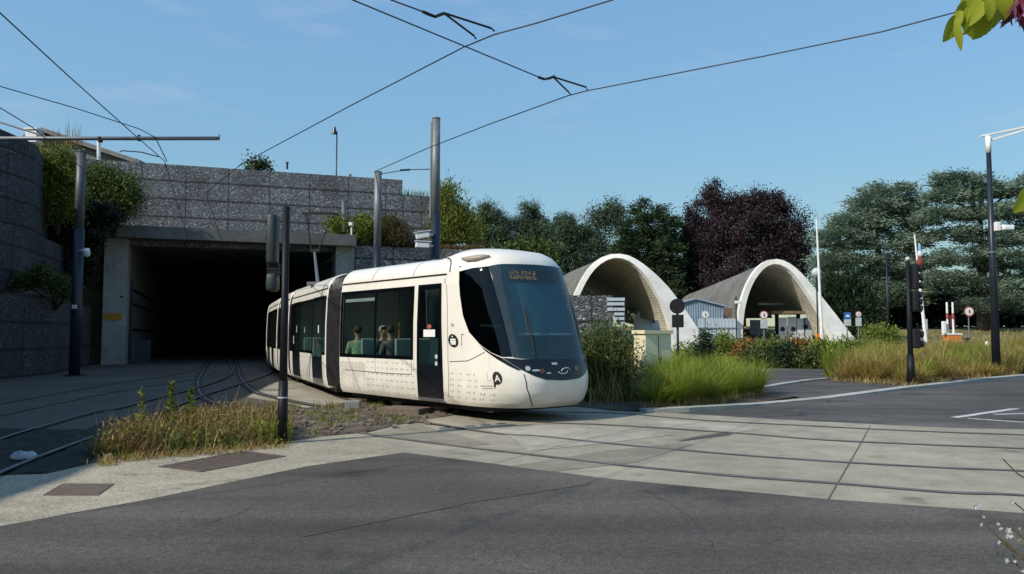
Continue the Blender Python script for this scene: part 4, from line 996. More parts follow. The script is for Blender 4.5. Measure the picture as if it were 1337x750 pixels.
# underframe, bogies
b = MB()
lb(b, m1, 2.75, 0, .24, 5.2, 1.9, .16)
for c_ in cars: lb(b, c_, c_.L / 2, 0, .24, c_.L + .4, 1.9, .16)
obj('underframe', b, M['dark'], tram)
for car, u in ((m1, 2.6), (cars[1], 1.6), (cars[3], 3)):
    bo = MB(); lb(bo, car, u, 0, .3, 2.2, 1.3, .2); bg = obj('bogie', bo, M['dark'], tram)
    for du in (-.8, .8):
        for v in (-.72, .72):
            w = MB(); c_ = car.C + car.h * (u + du) + car.r * v + Vector((0, 0, .30)); w.disc(c_ + car.r * .06, car.r, .285, .12, 24); obj('wheel', w, M['steel'], bg)
# pantograph
pb = P(415, 362, 22.6); k_ = P(410.5, 328, 22.6); pan = MB()
pan.tube([pb + Vector((0, 0, -.15)), k_], [.05, .035]); pan.box(pb + Vector((0, 0, -.2)), (.5, .5, .1)); pg = obj('pantograph', pan, M['galv'], tram)
hd = [P(394, 279, 22.6), P(404, 277.5, 22.6), P(432, 278, 22.6), P(441, 279.5, 22.6)]
b = MB(); b.tube(hd, .028); b.tube([h_ + Vector((0, .3, .0)) for h_ in hd], .022); b.tube([k_ + Vector((-.12, 0, 0)), k_ + Vector((.14, 0, 0))], .04)
b.tube([k_ + Vector((-.08, 0, 0)), P(403, 303, 22.6), P(400, 279, 22.6)], .022); b.tube([k_ + Vector((.1, 0, 0)), P(424, 305, 22.6), P(436, 279, 22.6)], .022); obj('collector', b, M['blackmat'], pg)
# ------------------------------------------------------------------ poles, signals, wires
ZUP = Vector((0, 0, 1))
def pole(name, label, cat, pxb, pyb, pyt, dia, dia_top, split=None, ytop_px=None, Y=None, m0='darkpole', m1_='galv', z0=0):
    base = G(pxb, pyb) if Y is None else Vector((WX(pxb, Y, 0), Y, z0))
    top = P(ytop_px or pxb, pyt, base.y); t = thing(name, label, cat, base)
    if split:
        zs = P(pxb, split, base.y).z; b = MB(); b.tube([base, (base.x, base.y, zs)], [dia / 2, dia / 2 * .95], 16); obj('lower_pole', b, M[m0], t, True)
        b = MB(); b.tube([(base.x, base.y, zs - .05), (base.x, base.y, top.z)], [dia / 2 * .90, dia_top / 2], 16); b.disc((base.x, base.y, top.z + .02), ZUP, dia_top / 2 + .015, .04, 16); obj('upper_pole', b, M[m1_], t, True)
    else:
        b = MB(); b.tube([base, (base.x, base.y, top.z)], [dia / 2, dia_top / 2], 14); obj('pole', b, M[m0], t, True)
    b = MB(); b.disc((base.x, base.y, base.z + .04), ZUP, dia * .95, .04, 16); obj('base_plate', b, M[m0], t)
    return t, base, top.z
def dome_camera(t, at, d, name='camera'):
    """bracket arm with a white dome camera, d = direction of the arm"""
    d = Vector(d).normalized(); b = MB(); b.tube([at, at + d * .38 + Vector((0, 0, .06))], [.035, .05], 8); b.tube([at + d * .34 + Vector((0, 0, .1)), at + d * .34 + Vector((0, 0, -.1))], [.09, .14], 12)
    c = obj(name, b, M['white'], t, True); b = MB(); b.sphere(at + d * .34 + Vector((0, 0, -.12)), .13); obj('dome', b, M['palegrey'], c, True)
t, bp_, zt_ = pole('catenary_pole', 'tall round steel pole with camera in front of the dark left gabion wall', 'pole', 97, 491, 199, .40, .34, 299, m1_='galvdark')
dome_camera(t, P(103, 328, bp_.y - .2), (1, -.2, 0)); b = MB(); q = P(97, 401, bp_.y - .24); b.box(q, (.16, .1, .16), bev=.02); obj('small_box', b, M['palegrey'], t)
t, bp2, z2_ = pole('catenary_pole', 'shorter grey steel pole rising behind the middle of the tram roof', 'pole', 491, 470, 225, .40, .36, 321, Y=38)
t3, bp3, z3_ = pole('catenary_pole', 'tallest thick steel pole behind the tram with two white cameras', 'pole', 567.5, 470, 155, .40, .33, 278, Y=32)
b = MB(); b.tube([(bp3.x - .2, bp3.y - .05, P(562, 285, 32).z), (bp3.x - .17, bp3.y - .05, P(562, 160, 32).z)], .05); obj('cable_duct', b, M['galv'], t3)
for py, tilt in ((303, .18), (318, -.02)):
    b = MB(); a = P(563, py + 3, 31.7); ax = Vector((-1, -.25, -tilt)).normalized(); sd = ax.cross(ZUP).normalized(); up = sd.cross(ax)
    b.tube([a + Vector((.1, .2, 0)), a + Vector((-.15, 0, 0))], .05); b.box(a + ax * .35, (.55, .22, .22), (ax, sd, up), .03); b.box(a + ax * .33 + up * .15, (.66, .28, .03), (ax, sd, up)); obj('camera', b, M['white'], t3)
# boom pole out of frame on the left with its long arm
bx = Vector((-14.0, 18, 0)); t = thing('catenary_pole', 'horizontal grey cantilever arm reaching in from the upper left on its own pole', 'pole', bx)
b = MB(); b.tube([bx, bx + Vector((0, 0, 7.2))], [.2, .17], 16); obj('pole', b, M['galv'], t, True)
ea_ = P(286, 181, 18); b = MB(); b.tube([(bx.x, 18, ea_.z), ea_], .045, 10); b.tube([ea_ + Vector((0, 0, -.02)), ea_ + Vector((0, 0, .09))], .02); obj('arm', b, M['galv'], t, True)
b = MB(); b.tube([(bx.x, 18, 7.15), P(60, 180, 18) + Vector((0, 0, .02))], .02); obj('stay', b, M['galv'], t)
b = MB(); q = P(131, 181, 18); b.tube([q + Vector((0, 0, .03)), q + Vector((0, 0, -.09))], [.06, .05], 10); b.tube([P(181.5, 181, 18) + Vector((0, 0, .08)), P(181.5, 181, 18) - Vector((0, 0, .06))], .035, 8); obj('insulator', b, M['blackmat'], t)
# thin mast on the hill, little posts over the portal
t, q, z_ = pole('lamp_mast', 'thin dark lamp mast standing far behind the gabion wall', 'lamp', 436, 226, 172, .13, .10, Y=62, z0=9.5, m0='darkpole')
b = MB(); c = P(436.5, 171, 62); b.tube([c + Vector((0, 0, .3)), c - Vector((0, 0, .25))], [.10, .22], 10); obj('lantern', b, M['darkpole'], t)
def vent(label, px, y0, y1, Y, dia, m='galv', name='steel_post'):
    a = P(px, y0, Y); c = P(px, y1, Y); b = MB(); b.tube([a, c], dia / 2, 10); b.tube([c, c + Vector((0, 0, .05))], dia / 2 + .03, 10); o = obj(name, b, M[m]); return tag(o, label, 'post')
YP = S(13, .3).y
vent('taller thin white post standing above the right end of the tunnel lintel', 457, 300, 229, YP + .6, .14, 'galv')
vent('shorter thick pale post on the right end of the tunnel lintel', 449, 303, 264, YP, .26, 'galv')
vent('tiny dark stub post on top of the gabion wall above the tunnel', 375, 221, 213, S(9, 1.2).y, .12, 'darkpole')
vent('white post on the bank behind the left steel pole', 129, 212, 184, 44, .20, 'white')
t = thing('wall_camera', 'small white camera on the right corner of the tunnel lintel', 'camera', P(461, 300, YP - .8))
b = MB(); a = P(459, 300, YP - .9); b.tube([a - Vector((0, 0, .3)), a + Vector((0, 0, .25))], .05); obj('stem', b, M['white'], t)
b = MB(); b.box(a + Vector((-.02, 0, .3)), (.22, .5, .2), bev=.03); obj('housing', b, M['white'], t)
# black signal post in front, seen from behind
t, sp, zsp = pole('signal_post', 'black signal post in front of the tram with grey backs of two lamps', 'signal', 368.5, 580, 270, .118, .10, None, m0='blackpole')
b = MB(); b.tube([sp, (sp.x, sp.y, P(368, 497, sp.y).z)], [.075, .066], 16); obj('sleeve', b, M['blackpole'], t, True)
b = MB(); z = P(368, 520, sp.y).z; b.tube([(sp.x, sp.y, z), (sp.x, sp.y, z + .02)], .0775, 16); obj('band', b, M['palegrey'], t)
def head(px0, px1, y0, y1, m):
    a = P(px0, y1, sp.y); c = P(px1, y0, sp.y); b = MB(); b.box(((a.x + c.x) / 2, sp.y + .02, (a.z + c.z) / 2), (c.x - a.x, .26, c.z - a.z), bev=.045); o = obj('signal_head', b, M[m], t, True); return o
greenish = mat('grey green signal housing', (.035, .046, .048), rough=.5); M['greenish'] = greenish
for y0, y1 in ((280, 345.5), (357.5, 381)):
    o = head(349, 362.5, y0, y1, 'greenish')
    b = MB(); n = 3 if y0 < 300 else 1
    for i in range(n):
        yy = y0 + (y1 - y0) * (i + .5) / n; c = P(352, yy, sp.y + .2); b.tube([c, c + Vector((-.02, .16, -.01))], .062, 12, cap=False)
    obj('hood', b, M['blackmat'], o)
b = MB()
for yy in (346, 351.5, 356.5): a = P(349, yy, sp.y); b.box((a.x + .09, sp.y, a.z), (.17, .10, .045))
obj('bracket', b, M['blackpole'], t)
b = MB(); a = P(370.5, 300, sp.y); b.box((a.x + .012, sp.y - .01, (P(370, 272, sp.y).z + P(370, 470, sp.y).z) / 2), (.045, .05, P(370, 272, sp.y).z - P(370, 470, sp.y).z)); obj('conduit', b, M['blackpole'], t)
# contact wires and span wires
def wire(label, pts, r=.011, cat='wire', name='overhead_wire'):
    b = MB(); b.tube([Vector(p) for p in pts], r, 5); return tag(obj(name, b, M['wire'], None), label, cat)
ZC = 6.0
def zpt(px, py, z=ZC): return G(px, py, z)
def wl_(pts): return [zpt(*p) for p in pts]
w1 = wl_([(1000, -78), (800, 0), (702, 30), (645, 45.5), (605, 62), (460, 137), (315, 214.5)])
wire('contact wire running from top centre down left to the gabion wall', w1 + [w1[-1] + TUN * 4 + Vector((-1, 0, -.1)), S(6.5, 6, 5.6)])
w2 = wl_([(1500, -40), (1250, 15.5), (1150, 42), (1000, 73), (870, 98.5), (765, 119), (742, 125), (640, 162), (560, 193), (490, 224)])
wire('longest contact wire, from the pink flower down to the pole behind the tram', w2 + [(bp2.x + 1.6, 30.5, 5.6), S(10.5, 6, 5.3)])
w3 = wl_([(-60, -45), (0, 17), (90, 100), (182, 182), (215, 210.5)])
wire('contact wire crossing the end of the grey arm at upper left', w3 + [S(4.5, 8, 5.5)])
wire('thin wire at far left passing above the house chimney', [zpt(-60, 112), zpt(0, 141), zpt(43, 167), zpt(70, 182) + Vector((-1, 3, 0)), S(2.4, 8, 5.5)])
wire('slack wire from the left edge sagging down to the arm end', [zpt(-80, 92), zpt(0, 113), zpt(100, 142), zpt(183, 169), zpt(205, 181)], .010)
wire('short pull-off wire between the arm end and the contact wire', [zpt(200, 178), zpt(205, 184), zpt(218, 211)], .012)
wire('dark steady arm above the left gabion wall top', [P(156, 199, 24), P(159, 197, 24), P(185, 199, 24), P(207, 205, 24)], .018)
wire('pale cable lying low at the left edge below the arm', [P(-40, 188, 20), P(0, 194, 20), P(22, 201, 20)], .016)
# two span wires with triangular pull-off brackets
zs_ = 6.12
wire('span wire from the top edge to the right bracket', [Vector((-13.8, 0, 8.6)), zpt(460, 0, zs_ + .1), zpt(605, 60, zs_), zpt(706, 102, zs_)], .011)
wire('span wire from the top edge to the left bracket', [Vector((-11.0, -2, 8.8)), zpt(510, 0, zs_ + .1), zpt(552, 15.5, zs_)], .011)
def bracket(label, pts, tri):
    t = thing('wire_bracket', label, 'wire bracket', zpt(*pts[-1], zs_))
    b = MB(); b.tube([zpt(*p, zs_) for p in pts], .024, 6); obj('clamp', b, M['wire'], t)
    b = MB(); b.tube([zpt(*tri[0], zs_), zpt(*tri[1], zs_), zpt(*tri[2], ZC + .02)], .016, 6); b.tube([zpt(*tri[0], zs_), zpt(*tri[3], zs_), zpt(*tri[4], ZC + .02)], .016, 6); obj('pull_off_arms', b, M['wire'], t)
bracket('upper left triangular wire bracket near the top edge', [(552, 15.5), (560, 19), (568, 22), (580, 17.5)], [(579, 17), (641, 37), (645, 40.5), (619, 47), (621, 50.5)])
bracket('right triangular wire bracket on the long contact wire', [(703, 101), (710, 103.5), (717, 102.5), (724, 100)], [(722, 100.5), (765, 114), (767, 118), (742, 120), (745, 124)])
b = MB(); wire('short wire with insulator between the two poles behind the tram', [(bp2.x, 38, z2_ - .12), P(530, 222, 35), (bp3.x, 32, P(567, 221, 32).z)], .02)
b = MB(); a = P(523, 222.5, 35.3); c = P(535, 221.8, 34.8); b.tube([a, c], .045, 8); tag(obj('wire_insulator', b, M['wire']), 'dark insulator on the short wire between the two poles', 'insulator')
# ------------------------------------------------------------------ right side street furniture
YC = 20.5
c0 = P(828, 432, YC); c1 = P(857, 432, YC - .9)
t = thing('electrical_cabinet', 'cream metal electrical cabinet behind the tall green grass', 'cabinet', (WX(855, YC), YC, 0))
xl = WX(845, YC - .45, 1); ax = Vector((.93, .37, 0)); ay = Vector((-.37, .93, 0)); zc = P(850, 432, YC).z
def cab_pt(px, Y): return Vector((WX(px, Y, 1), Y, 0))
A_ = cab_pt(843, YC - .35); Bc = cab_pt(876.5, YC + .05); Cc_ = cab_pt(828, YC + .35)
ux = (Bc - A_); uy = (Cc_ - A_); wx, wy = ux.length, uy.length; ux.normalize(); uy.normalize(); cc = A_ + ux * wx / 2 + uy * wy / 2
b = MB(); b.prism([A_, Bc, Bc + uy * wy, Cc_], (0, 0, zc - .08)); obj('body', b, M['cream'], t)
b = MB(); e_ = .05; b.prism([A_ + Vector((0, 0, zc - .08)) - ux * e_ - uy * e_, Bc + Vector((0, 0, zc - .08)) + ux * e_ - uy * e_, Bc + uy * wy + Vector((0, 0, zc - .08)) + ux * e_ + uy * e_, Cc_ + Vector((0, 0, zc - .08)) - ux * e_ + uy * e_], (0, 0, .09)); obj('lid', b, M['cream'], t)
for f in (.5,):
    b = MB(); b.box(A_ + ux * wx * f - uy * .004 + Vector((0, 0, zc * .5)), (.015, .01, zc * .85), (ux, uy, ZUP)); obj('door_gap', b, M['dark'], t)
b = MB(); b.box(A_ + ux * (wx * .5 + .06) - uy * .02 + Vector((0, 0, zc * .55)), (.04, .04, .14), (ux, uy, ZUP)); obj('handle', b, M['dark'], t)
# tram signal seen from behind: round disc over square plate
YS = 22.5; t = thing('tram_signal', 'back of a round black signal disc above a square plate on a thin post', 'signal', (WX(884, YS), YS, 0))
b = MB(); x = WX(885.5, YS); b.tube([(x, YS + .06, 0), (x, YS + .06, P(885, 392, YS).z)], .035, 10); obj('post', b, M['darkpole'], t, True)
b = MB(); q = P(884.5, 400, YS); b.disc(q, (0, -1, 0), .215, .05, 32); obj('disc', b, M['blackmat'], t)
b = MB(); q = P(885, 419.5, YS); b.box(q, (.33, .05, .36), bev=.012); obj('plate', b, M['blackmat'], t)
# traffic light right of the side road
t, bq, zq = pole('traffic_light', 'black traffic light post on the far kerb with its lamps turned away', 'traffic light', 1190, 505, 341, .17, .13, None, ytop_px=1187, m0='blackpole')
b = MB(); z = P(1190, 471, bq.y).z; b.tube([(bq.x, bq.y, z), (bq.x, bq.y, z + .03)], .093, 14); obj('band', b, M['white'], t)
b = MB(); b.tube([(bq.x, bq.y, 0), (bq.x, bq.y, P(0, 463, bq.y).z)], [.13, .10], 14); obj('sleeve', b, M['blackpole'], t, True)
def tl(px0, px1, y0, y1, n):
    a = P(px0, y1, bq.y); c = P(px1, y0, bq.y); b = MB(); b.box(((a.x + c.x) / 2, bq.y, (a.z + c.z) / 2), (c.x - a.x, .3, c.z - a.z), bev=.04); o = obj('signal_head', b, M['blackmat'], t)
    b = MB()
    for i in range(n):
        z = a.z + (c.z - a.z) * (i + .5) / n; b.tube([(c.x - .02, bq.y, z), (c.x + .13, bq.y - .03, z - .02)], .10, 12, cap=False)
    obj('hood', b, M['blackmat'], o)
tl(1191, 1197, 345, 378, 3); tl(1190.5, 1197, 380, 407, 3); tl(1190, 1199, 430, 455, 2)
b = MB(); a = P(1185, 338.5, bq.y); b.sphere(a, .07); obj('finial', b, M['palegrey'], t, True)
# street lamp with pale twin arms
t, bl, zl_ = pole('street_lamp', 'tall dark street lamp with white angular arm at right', 'street lamp', 1301.5, 491.5, 200, .32, .17, None, ytop_px=1288, m0='darkpole')
tp_ = Vector((bl.x, bl.y, zl_)); zt2 = P(1285, 178, bl.y).z
b = MB(); b.tube([tp_, (bl.x, bl.y, zt2)], .10, 10); obj('top_tube', b, M['white'], t, True)
b = MB(); d_ = Vector((1.0, -.12, 0)).normalized()
b.prism([Vector((bl.x, bl.y, zt2 - .02)) - d_ * .30, Vector((bl.x, bl.y, zt2 + .06)) - d_ * .2, Vector((bl.x, bl.y, zt2 + .5)) + d_ * 2.1, Vector((bl.x, bl.y, zt2 + .43)) + d_ * 2.1], (0.01, .16, 0))
b.prism([Vector((bl.x, bl.y, zt2 - .22)), Vector((bl.x, bl.y, zt2 - .14)), Vector((bl.x, bl.y, zt2 + .4)) + d_ * 1.9, Vector((bl.x, bl.y, zt2 + .33)) + d_ * 1.9], (0.01, .14, 0)); obj('arm', b, M['white'], t)
b = MB(); b.box(Vector((bl.x, bl.y + .08, zt2 + .52)) + d_ * 2.5, (1.1, .34, .10), bev=.03); obj('lamp_head', b, M['white'], t)
q = P(1302, 296, bl.y - .2); b = MB(); b.box(q + Vector((0, 0, 0)), (.16, .2, .34), bev=.02); b.tube([q, q + Vector((.42, -.1, 0))], .05); b.box(q + Vector((.35, -.1, -.06)), (.40, .2, .18), bev=.04); obj('camera', b, M['white'], t)
b = MB(); z = P(1302, 300, bl.y).z; b.tube([(bl.x, bl.y, z - .9), (bl.x, bl.y, z - .85)], .145, 14); obj('band', b, M['galv'], t)
# raised barrier booms
def barrier(label, pxb, pyt, pxt, Y, cloth=False):
    zb = terr(WX(pxb, Y), Y); bp = Vector((WX(pxb, Y), Y, zb)); t = thing('barrier', label, 'barrier', bp)
    b = MB(); b.box(bp + Vector((-.1, .1, .55)), (.34, .34, 1.1), bev=.03); obj('cabinet', b, M['orange' if not cloth else 'galv'], t)
    tp = P(pxt, pyt, Y - .15); b = MB(); b.tube([bp + Vector((0, -.15, .7)), tp], [.11, .045], 8); o = obj('boom', b, M['white'], t)
    if cloth:
        # furled flag on the pole
        for y0, y1, mm, w in ((318, 330, 'blue', .10), (328, 336, 'white', .16), (335, 349, 'red', .22)):
            b = MB(); a = P(1198.5, y0, Y - .15); c = P(1200.5, y1, Y - .15); pts = [a.lerp(c, k / 4) + Vector((.05 + .03 * (k % 2), 0, 0)) for k in range(5)]
            b.tube(pts, [w * .5, w * .8, w, w * .9, w * .6], 9); obj('flag_fold', b, mat('faded ' + mm, {'blue': (.22, .42, .62), 'white': (.66, .68, .7), 'red': (.22, .05, .04)}[mm], rough=.9), t, True)
    return t
barrier('tall raised barrier boom, plain white, in front of the right vault', 1072, 287, 1066, 48)
barrier('raised white boom with a furled flag, beside the black traffic light', 1207, 306, 1194, 47, True)
# orange based ticket island
Y_ = 46; zb = terr(WX(1243, Y_), Y_); bp = Vector((WX(1243, Y_), Y_, zb)); t = thing('ticket_post', 'orange based barrier island with two short white posts on the lawn edge', 'barrier post', bp)
zA = P(1243, 437.5, Y_).z; b = MB(); b.box(bp + Vector((0, 0, (zA - zb) / 2)), (.78, .6, zA - zb), bev=.06); obj('orange_base', b, M['orange'], t)
b = MB(); b.box(bp + Vector((0, 0, zA - zb + .04)), (.86, .66, .10), bev=.02); obj('top_plate', b, M['white'], t)
for px in (1236.5, 1244):
    zT = P(px, 395, Y_).z; b = MB(); x = WX(px, Y_ - .1, 3); b.tube([(x, Y_ - .1, zA), (x, Y_ - .1, zT)], .055, 10); o = obj('post', b, M['white'], t)
    b = MB(); b.tube([(x, Y_ - .1, zA + .9), (x, Y_ - .1, zA + 1.25)], .06, 10); obj('band', b, M['red'], o)
b = MB(); a = P(1232.5, 428, Y_ - .2); b.box(a, (.20, .2, .72), bev=.03); obj('white_box', b, M['white'], t)
b = MB(); a = P(1243, 420, Y_ + .05); b.box(a, (.3, .25, .7), bev=.03); obj('reader', b, mat('maroon box', (.12, .03, .03), rough=.5), t)
# small things on the lawn
def post_sign(label, px, Y, ydisc=None, rdisc=6, plate=None, square=None, ring_='red', name='road_sign', seen='front'):
    zb = terr(WX(px, Y), Y); x = WX(px, Y); t = thing(name, label, 'sign', (x, Y, zb)); ytop = min([v for v in ((ydisc - rdisc) if ydisc else 999, square[0] if square else 999, plate[0] if plate else 999)])
    b = MB(); b.tube([(x, Y, zb), (x, Y, P(px, ytop, Y).z)], .035, 8); obj('post', b, M['galv'], t)
    s = Y / F
    if ydisc:
        c = P(px, ydisc, Y - .06); b = MB(); b.disc(c, (0, -1, 0), rdisc * s, .03, 24); o = obj('disc', b, M[ring_], t)
        b = MB(); b.disc(c + Vector((0, -.01, 0)), (0, -1, 0), rdisc * s * .78, .012, 24); obj('face', b, M['white'], o)
        b = MB(); b.box(c + Vector((0, -.03, 0)), (rdisc * s * .20, .012, rdisc * s * .7)); obj('symbol', b, M['blackmat'], o)
    if square:
        y0, y1, w = square; c = P(px, (y0 + y1) / 2, Y - .06); b = MB(); b.box(c, (w * s, .03, (y1 - y0) * s)); o = obj('blue_plate', b, M['blue'], t)
        b = MB(); q = c + Vector((0, -.022, .0)); k = w * s * .32; b.prism([q + Vector((-k, 0, -k * .5)), q + Vector((k, 0, -k * .5)), q + Vector((k * .5, 0, k * .4)), q + Vector((-k * .4, 0, k * .5))], (0, .006, 0)); obj('symbol', b, M['white'], o)
    if plate:
        y0, y1, w = plate; b = MB(); b.box(P(px, (y0 + y1) / 2, Y - .06), (w * s, .03, (y1 - y0) * s)); obj('plate', b, M['palegrey'], t)
    return t
post_sign('round red rimmed sign above a pale plate in front of the dark vault', 997.5, 44, 411.5, 5.5, (417, 429, 9))
post_sign('square blue sign with white pictogram at the right foot of the vault', 1106.5, 44, square=(408, 417, 9), plate=(417.2, 425.5, 9))
post_sign('small round sign over a pale plate in front of the dark yew', 1121, 46, 410.5, 4, (415, 426, 7.5))
post_sign('small round sign in front of the blue grey metal shed', 921, 44, 411, 5, ring_='palegrey')
post_sign('lone round red rimmed sign on the lawn left of the street lamp', 1265.5, 46, 407, 6.5)
post_sign('faint pale plate on a post beside the furled flag', 1208, 49, plate=(417, 431, 6))
b = MB(); q = P(1262, 447, 45); zb = terr(q.x, 45); b.box((q.x, 45, (zb + q.z + .2) / 2), (.32, .25, q.z + .2 - zb), bev=.05); b.box((q.x, 45, q.z + .22), (.38, .3, .05)); tag(obj('litter_bin', b, M['darkpole'], None), 'small dark bin at the foot of the lone round sign on the lawn', 'bin')
b = MB(); q = P(1289, 451, 42); zb = terr(q.x, 42); b.tube([(q.x, 42, zb), (q.x, 42, q.z - .12), (q.x, 42, q.z + .05), (q.x, 42, q.z + .2)], [.10, .10, .13, .08], 12); tag(obj('bollard', b, M['white'], None), 'short white bollard on the lawn left of the street lamp', 'bollard')
# dark lamp post among the cedars
t, q, z_ = pole('lamp_post', 'thin dark lamp post in front of the cedars, left of the traffic light', 'lamp', 1161, 440, 337, .14, .10, None, ytop_px=1158.5, Y=50, z0=.5, m0='darkpole')
b = MB(); a = P(1158.5, 337, 50); b.box(a + Vector((0, 0, .1)), (.22, .3, .42), bev=.04); obj('lantern', b, M['darkpole'], t)
q = P(1066, 356, 52); t = thing('lamp_post', 'thin post with round pale lamp behind the plain white boom', 'lamp', (q.x, 52, terr(q.x, 52)))
b = MB(); b.tube([(q.x, 52, terr(q.x, 52)), (q.x, 52, q.z)], .05, 8); obj('pole', b, M['darkpole'], t); b = MB(); b.sphere((q.x, 52, q.z), .32, n=14); obj('globe', b, M['palegrey'], t, True)
# mast with camera beside the right vault's left leg
q = P(961, 395, 52); t = thing('camera_mast', 'thin dark mast with white camera beside the left leg of the right vault', 'mast', (q.x, 52, terr(q.x, 52)))
b = MB(); b.tube([(q.x, 52, terr(q.x, 52)), (q.x, 52, P(960, 388, 52).z)], .045, 8); obj('pole', b, M['darkpole'], t)
b = MB(); b.box(q + Vector((.12, -.1, 0)), (.42, .25, .18), bev=.03); obj('camera', b, M['white'], t)
# litter
b = MB(); c = G(31, 603); b.sphere(c + Vector((0, 0, .07)), .15, 1.15, .5, .36, 14)
o = obj('litter_bottle', b, M['plastic'], None, True); tag(o, 'crumpled white plastic litter on the dark ballast at left', 'litter')
for v in o.data.vertices: v.co += Vector((random.uniform(-.02, .02), random.uniform(-.02, .02), random.uniform(-.015, .015)))
b = MB(); c = G(461, 534.5); b.box(c + Vector((0, 0, .09)), (.32, .22, .18), bev=.03); tag(obj('concrete_block', b, M['conc']), 'pale green grey block in the rubble beside the tram', 'block')
b = MB(); c = G(530, 541); b.box(c + Vector((0, 0, .07)), (.9, .5, .14), (Vector((.9, -.43, 0)), Vector((.43, .9, 0)), ZUP), .015); tag(obj('rusty_slab', b, M['rust']), 'rusty brown slab lying in the rubble under the tram side', 'slab')

# ------------------------------------------------------------------ vaulted shells
def curve3(px, Yl, Yr):
    x0, x1 = px[0][0], px[-1][0]
    return [P(x, y, Yl + (Yr - Yl) * (x - x0) / (x1 - x0)) for x, y in px]
def resample(pts, n):
    d = [0]
    for i in range(1, len(pts)): d.append(d[-1] + (pts[i] - pts[i - 1]).length)
    out = []
    for k in range(n):
        s = d[-1] * k / (n - 1); i = min(len(d) - 2, max(0, int(np.searchsorted(d, s)) - 1)); f = (s - d[i]) / max(1e-9, d[i + 1] - d[i]); out.append(pts[i].lerp(pts[i + 1], f))
    return out
def vault(label, outer, inner, Yl, Yr, rear, Yrear, loc, open_back=True):
    t = thing('vaulted_hall', label, 'building', loc); n = 33
    O = resample(spline(curve3(outer, Yl, Yr), 6), n); I = resample(spline(curve3(inner, Yl, Yr), 6), n)
    I = [I[i].lerp(O[i], .42 * max(0, 1 - i / (n * .66))) for i in range(n)]
    R = resample(spline([P(x, y, Yrear) for x, y in rear], 8), n)
    # the white concrete arch : front band with real depth, widening to its foot
    dv = Vector((-.12, .42, 0)); b = MB(); sec = []
    for i in range(n): sec += [O[i], I[i], I[i] + dv, O[i] + dv * .6]
    b.add(sec, [(4 * i + j, 4 * i + (j + 1) % 4, 4 * i + 4 + (j + 1) % 4, 4 * i + 4 + j) for i in range(n - 1) for j in range(4)] + [(3, 2, 1, 0), tuple(4 * (n - 1) + j for j in range(4))])
    obj('arch', b, M['shellwhite'], t)
    # outer tiled roof and inner brick vault, lofted back to a lower rear arch
    zc_ = max(q.z for q in O); zcut = min(O[0].z, O[-1].z) + .42 * (zc_ - min(O[0].z, O[-1].z))
    def loft(name, A, Bq, m, k=16, sag=0):
        b = MB(); b.uv = []
        for j in range(k + 1):
            f = j / k; acc = 0; prev = None
            for i in range(n):
                p = A[i].lerp(Bq[i], f) - Vector((0, 0, sag * math.sin(math.pi * f)))
                if prev is not None: acc += (p - prev).length
                prev = p; b.v.append(tuple(p)); b.uv.append((acc, f * (A[n // 2] - Bq[n // 2]).length))
        for j in range(k):
            for i in range(n - 1):
                if i > n * .55 and 2 <= j and A[i].lerp(Bq[i], (j + .5) / k).z < zcut: continue
                b.f.append((j * n + i, j * n + i + 1, (j + 1) * n + i + 1, (j + 1) * n + i)); b.mi.append(0)
        return obj(name, b, M[m], t, True)
    Ro = [r + Vector((0, 0, .25)) for r in R]
    loft('roof_shell', [O[i] + dv * .3 - (O[i] - I[i]) * .25 for i in range(n)], Ro, 'tileout')
    loft('inner_vault', [I[i] + dv * .5 for i in range(n)], R, 'tilein')
    b = MB(); b.add(R, [tuple(range(n))]); obj('rear_wall', b, M['tilein'], t) if not open_back else None
    fl = [O[0], O[-1], O[-1] + Vector((0, -7, 0)), O[0] + Vector((0, -7, 0))]; fl = [R[0], R[-1], I[-1] + Vector((2, -9, 0)), I[0] + Vector((-2, -9, 0))]; b = MB(); b.add([(q.x, q.y, terr(q.x, q.y) + .03) for q in fl], [(0, 1, 2, 3)]); obj('floor', b, M['kerb'], t)  # pale floor and apron added to bounce light into the vault
    return t
O2 = [(963, 452), (963.3, 430), (965, 405), (970, 385), (977.5, 367), (987, 352), (998, 342.5), (1010, 338.5), (1023, 340), (1040, 350.5), (1060, 372), (1083, 400), (1104, 427), (1124, 452)]
I2 = [(973.5, 452), (974, 430), (975.5, 407), (979, 388), (985, 371), (993, 358), (1001, 349.5), (1011, 345.5), (1021, 347.5), (1034, 356), (1049, 374), (1064, 397), (1077, 420), (1090, 452)]
v2 = vault('right vaulted hall with brick inside and white arch, booms in front', O2, I2, 57, 55.5, [(872, 442), (878, 415), (890, 395), (905, 386), (930, 388), (955, 405), (968, 425), (972, 445)], 78, (WX(1040, 58), 58, 1))
O1 = [(733, 462), (736, 440), (742, 410), (752, 381), (766, 355), (781, 339.5), (796, 332.5), (809, 331.5), (824, 335), (845, 348.5), (871, 373), (893, 402), (914, 434), (934, 470)]
I1 = [(741, 462), (744, 440), (750, 411), (760, 384), (772, 360), (785, 345.5), (798, 338.5), (808.5, 337.5), (821, 341.5), (838, 355), (855, 378), (868, 404), (877, 434), (884, 470)]
v1 = vault('left vaulted hall behind the gabion garden wall, its right leg broad and white', O1, I1, 49.5, 47.5, [(660, 445), (668, 415), (690, 385), (720, 370), (750, 372), (790, 395), (805, 420), (810, 445)], 68, (WX(840, 50), 50, .7))
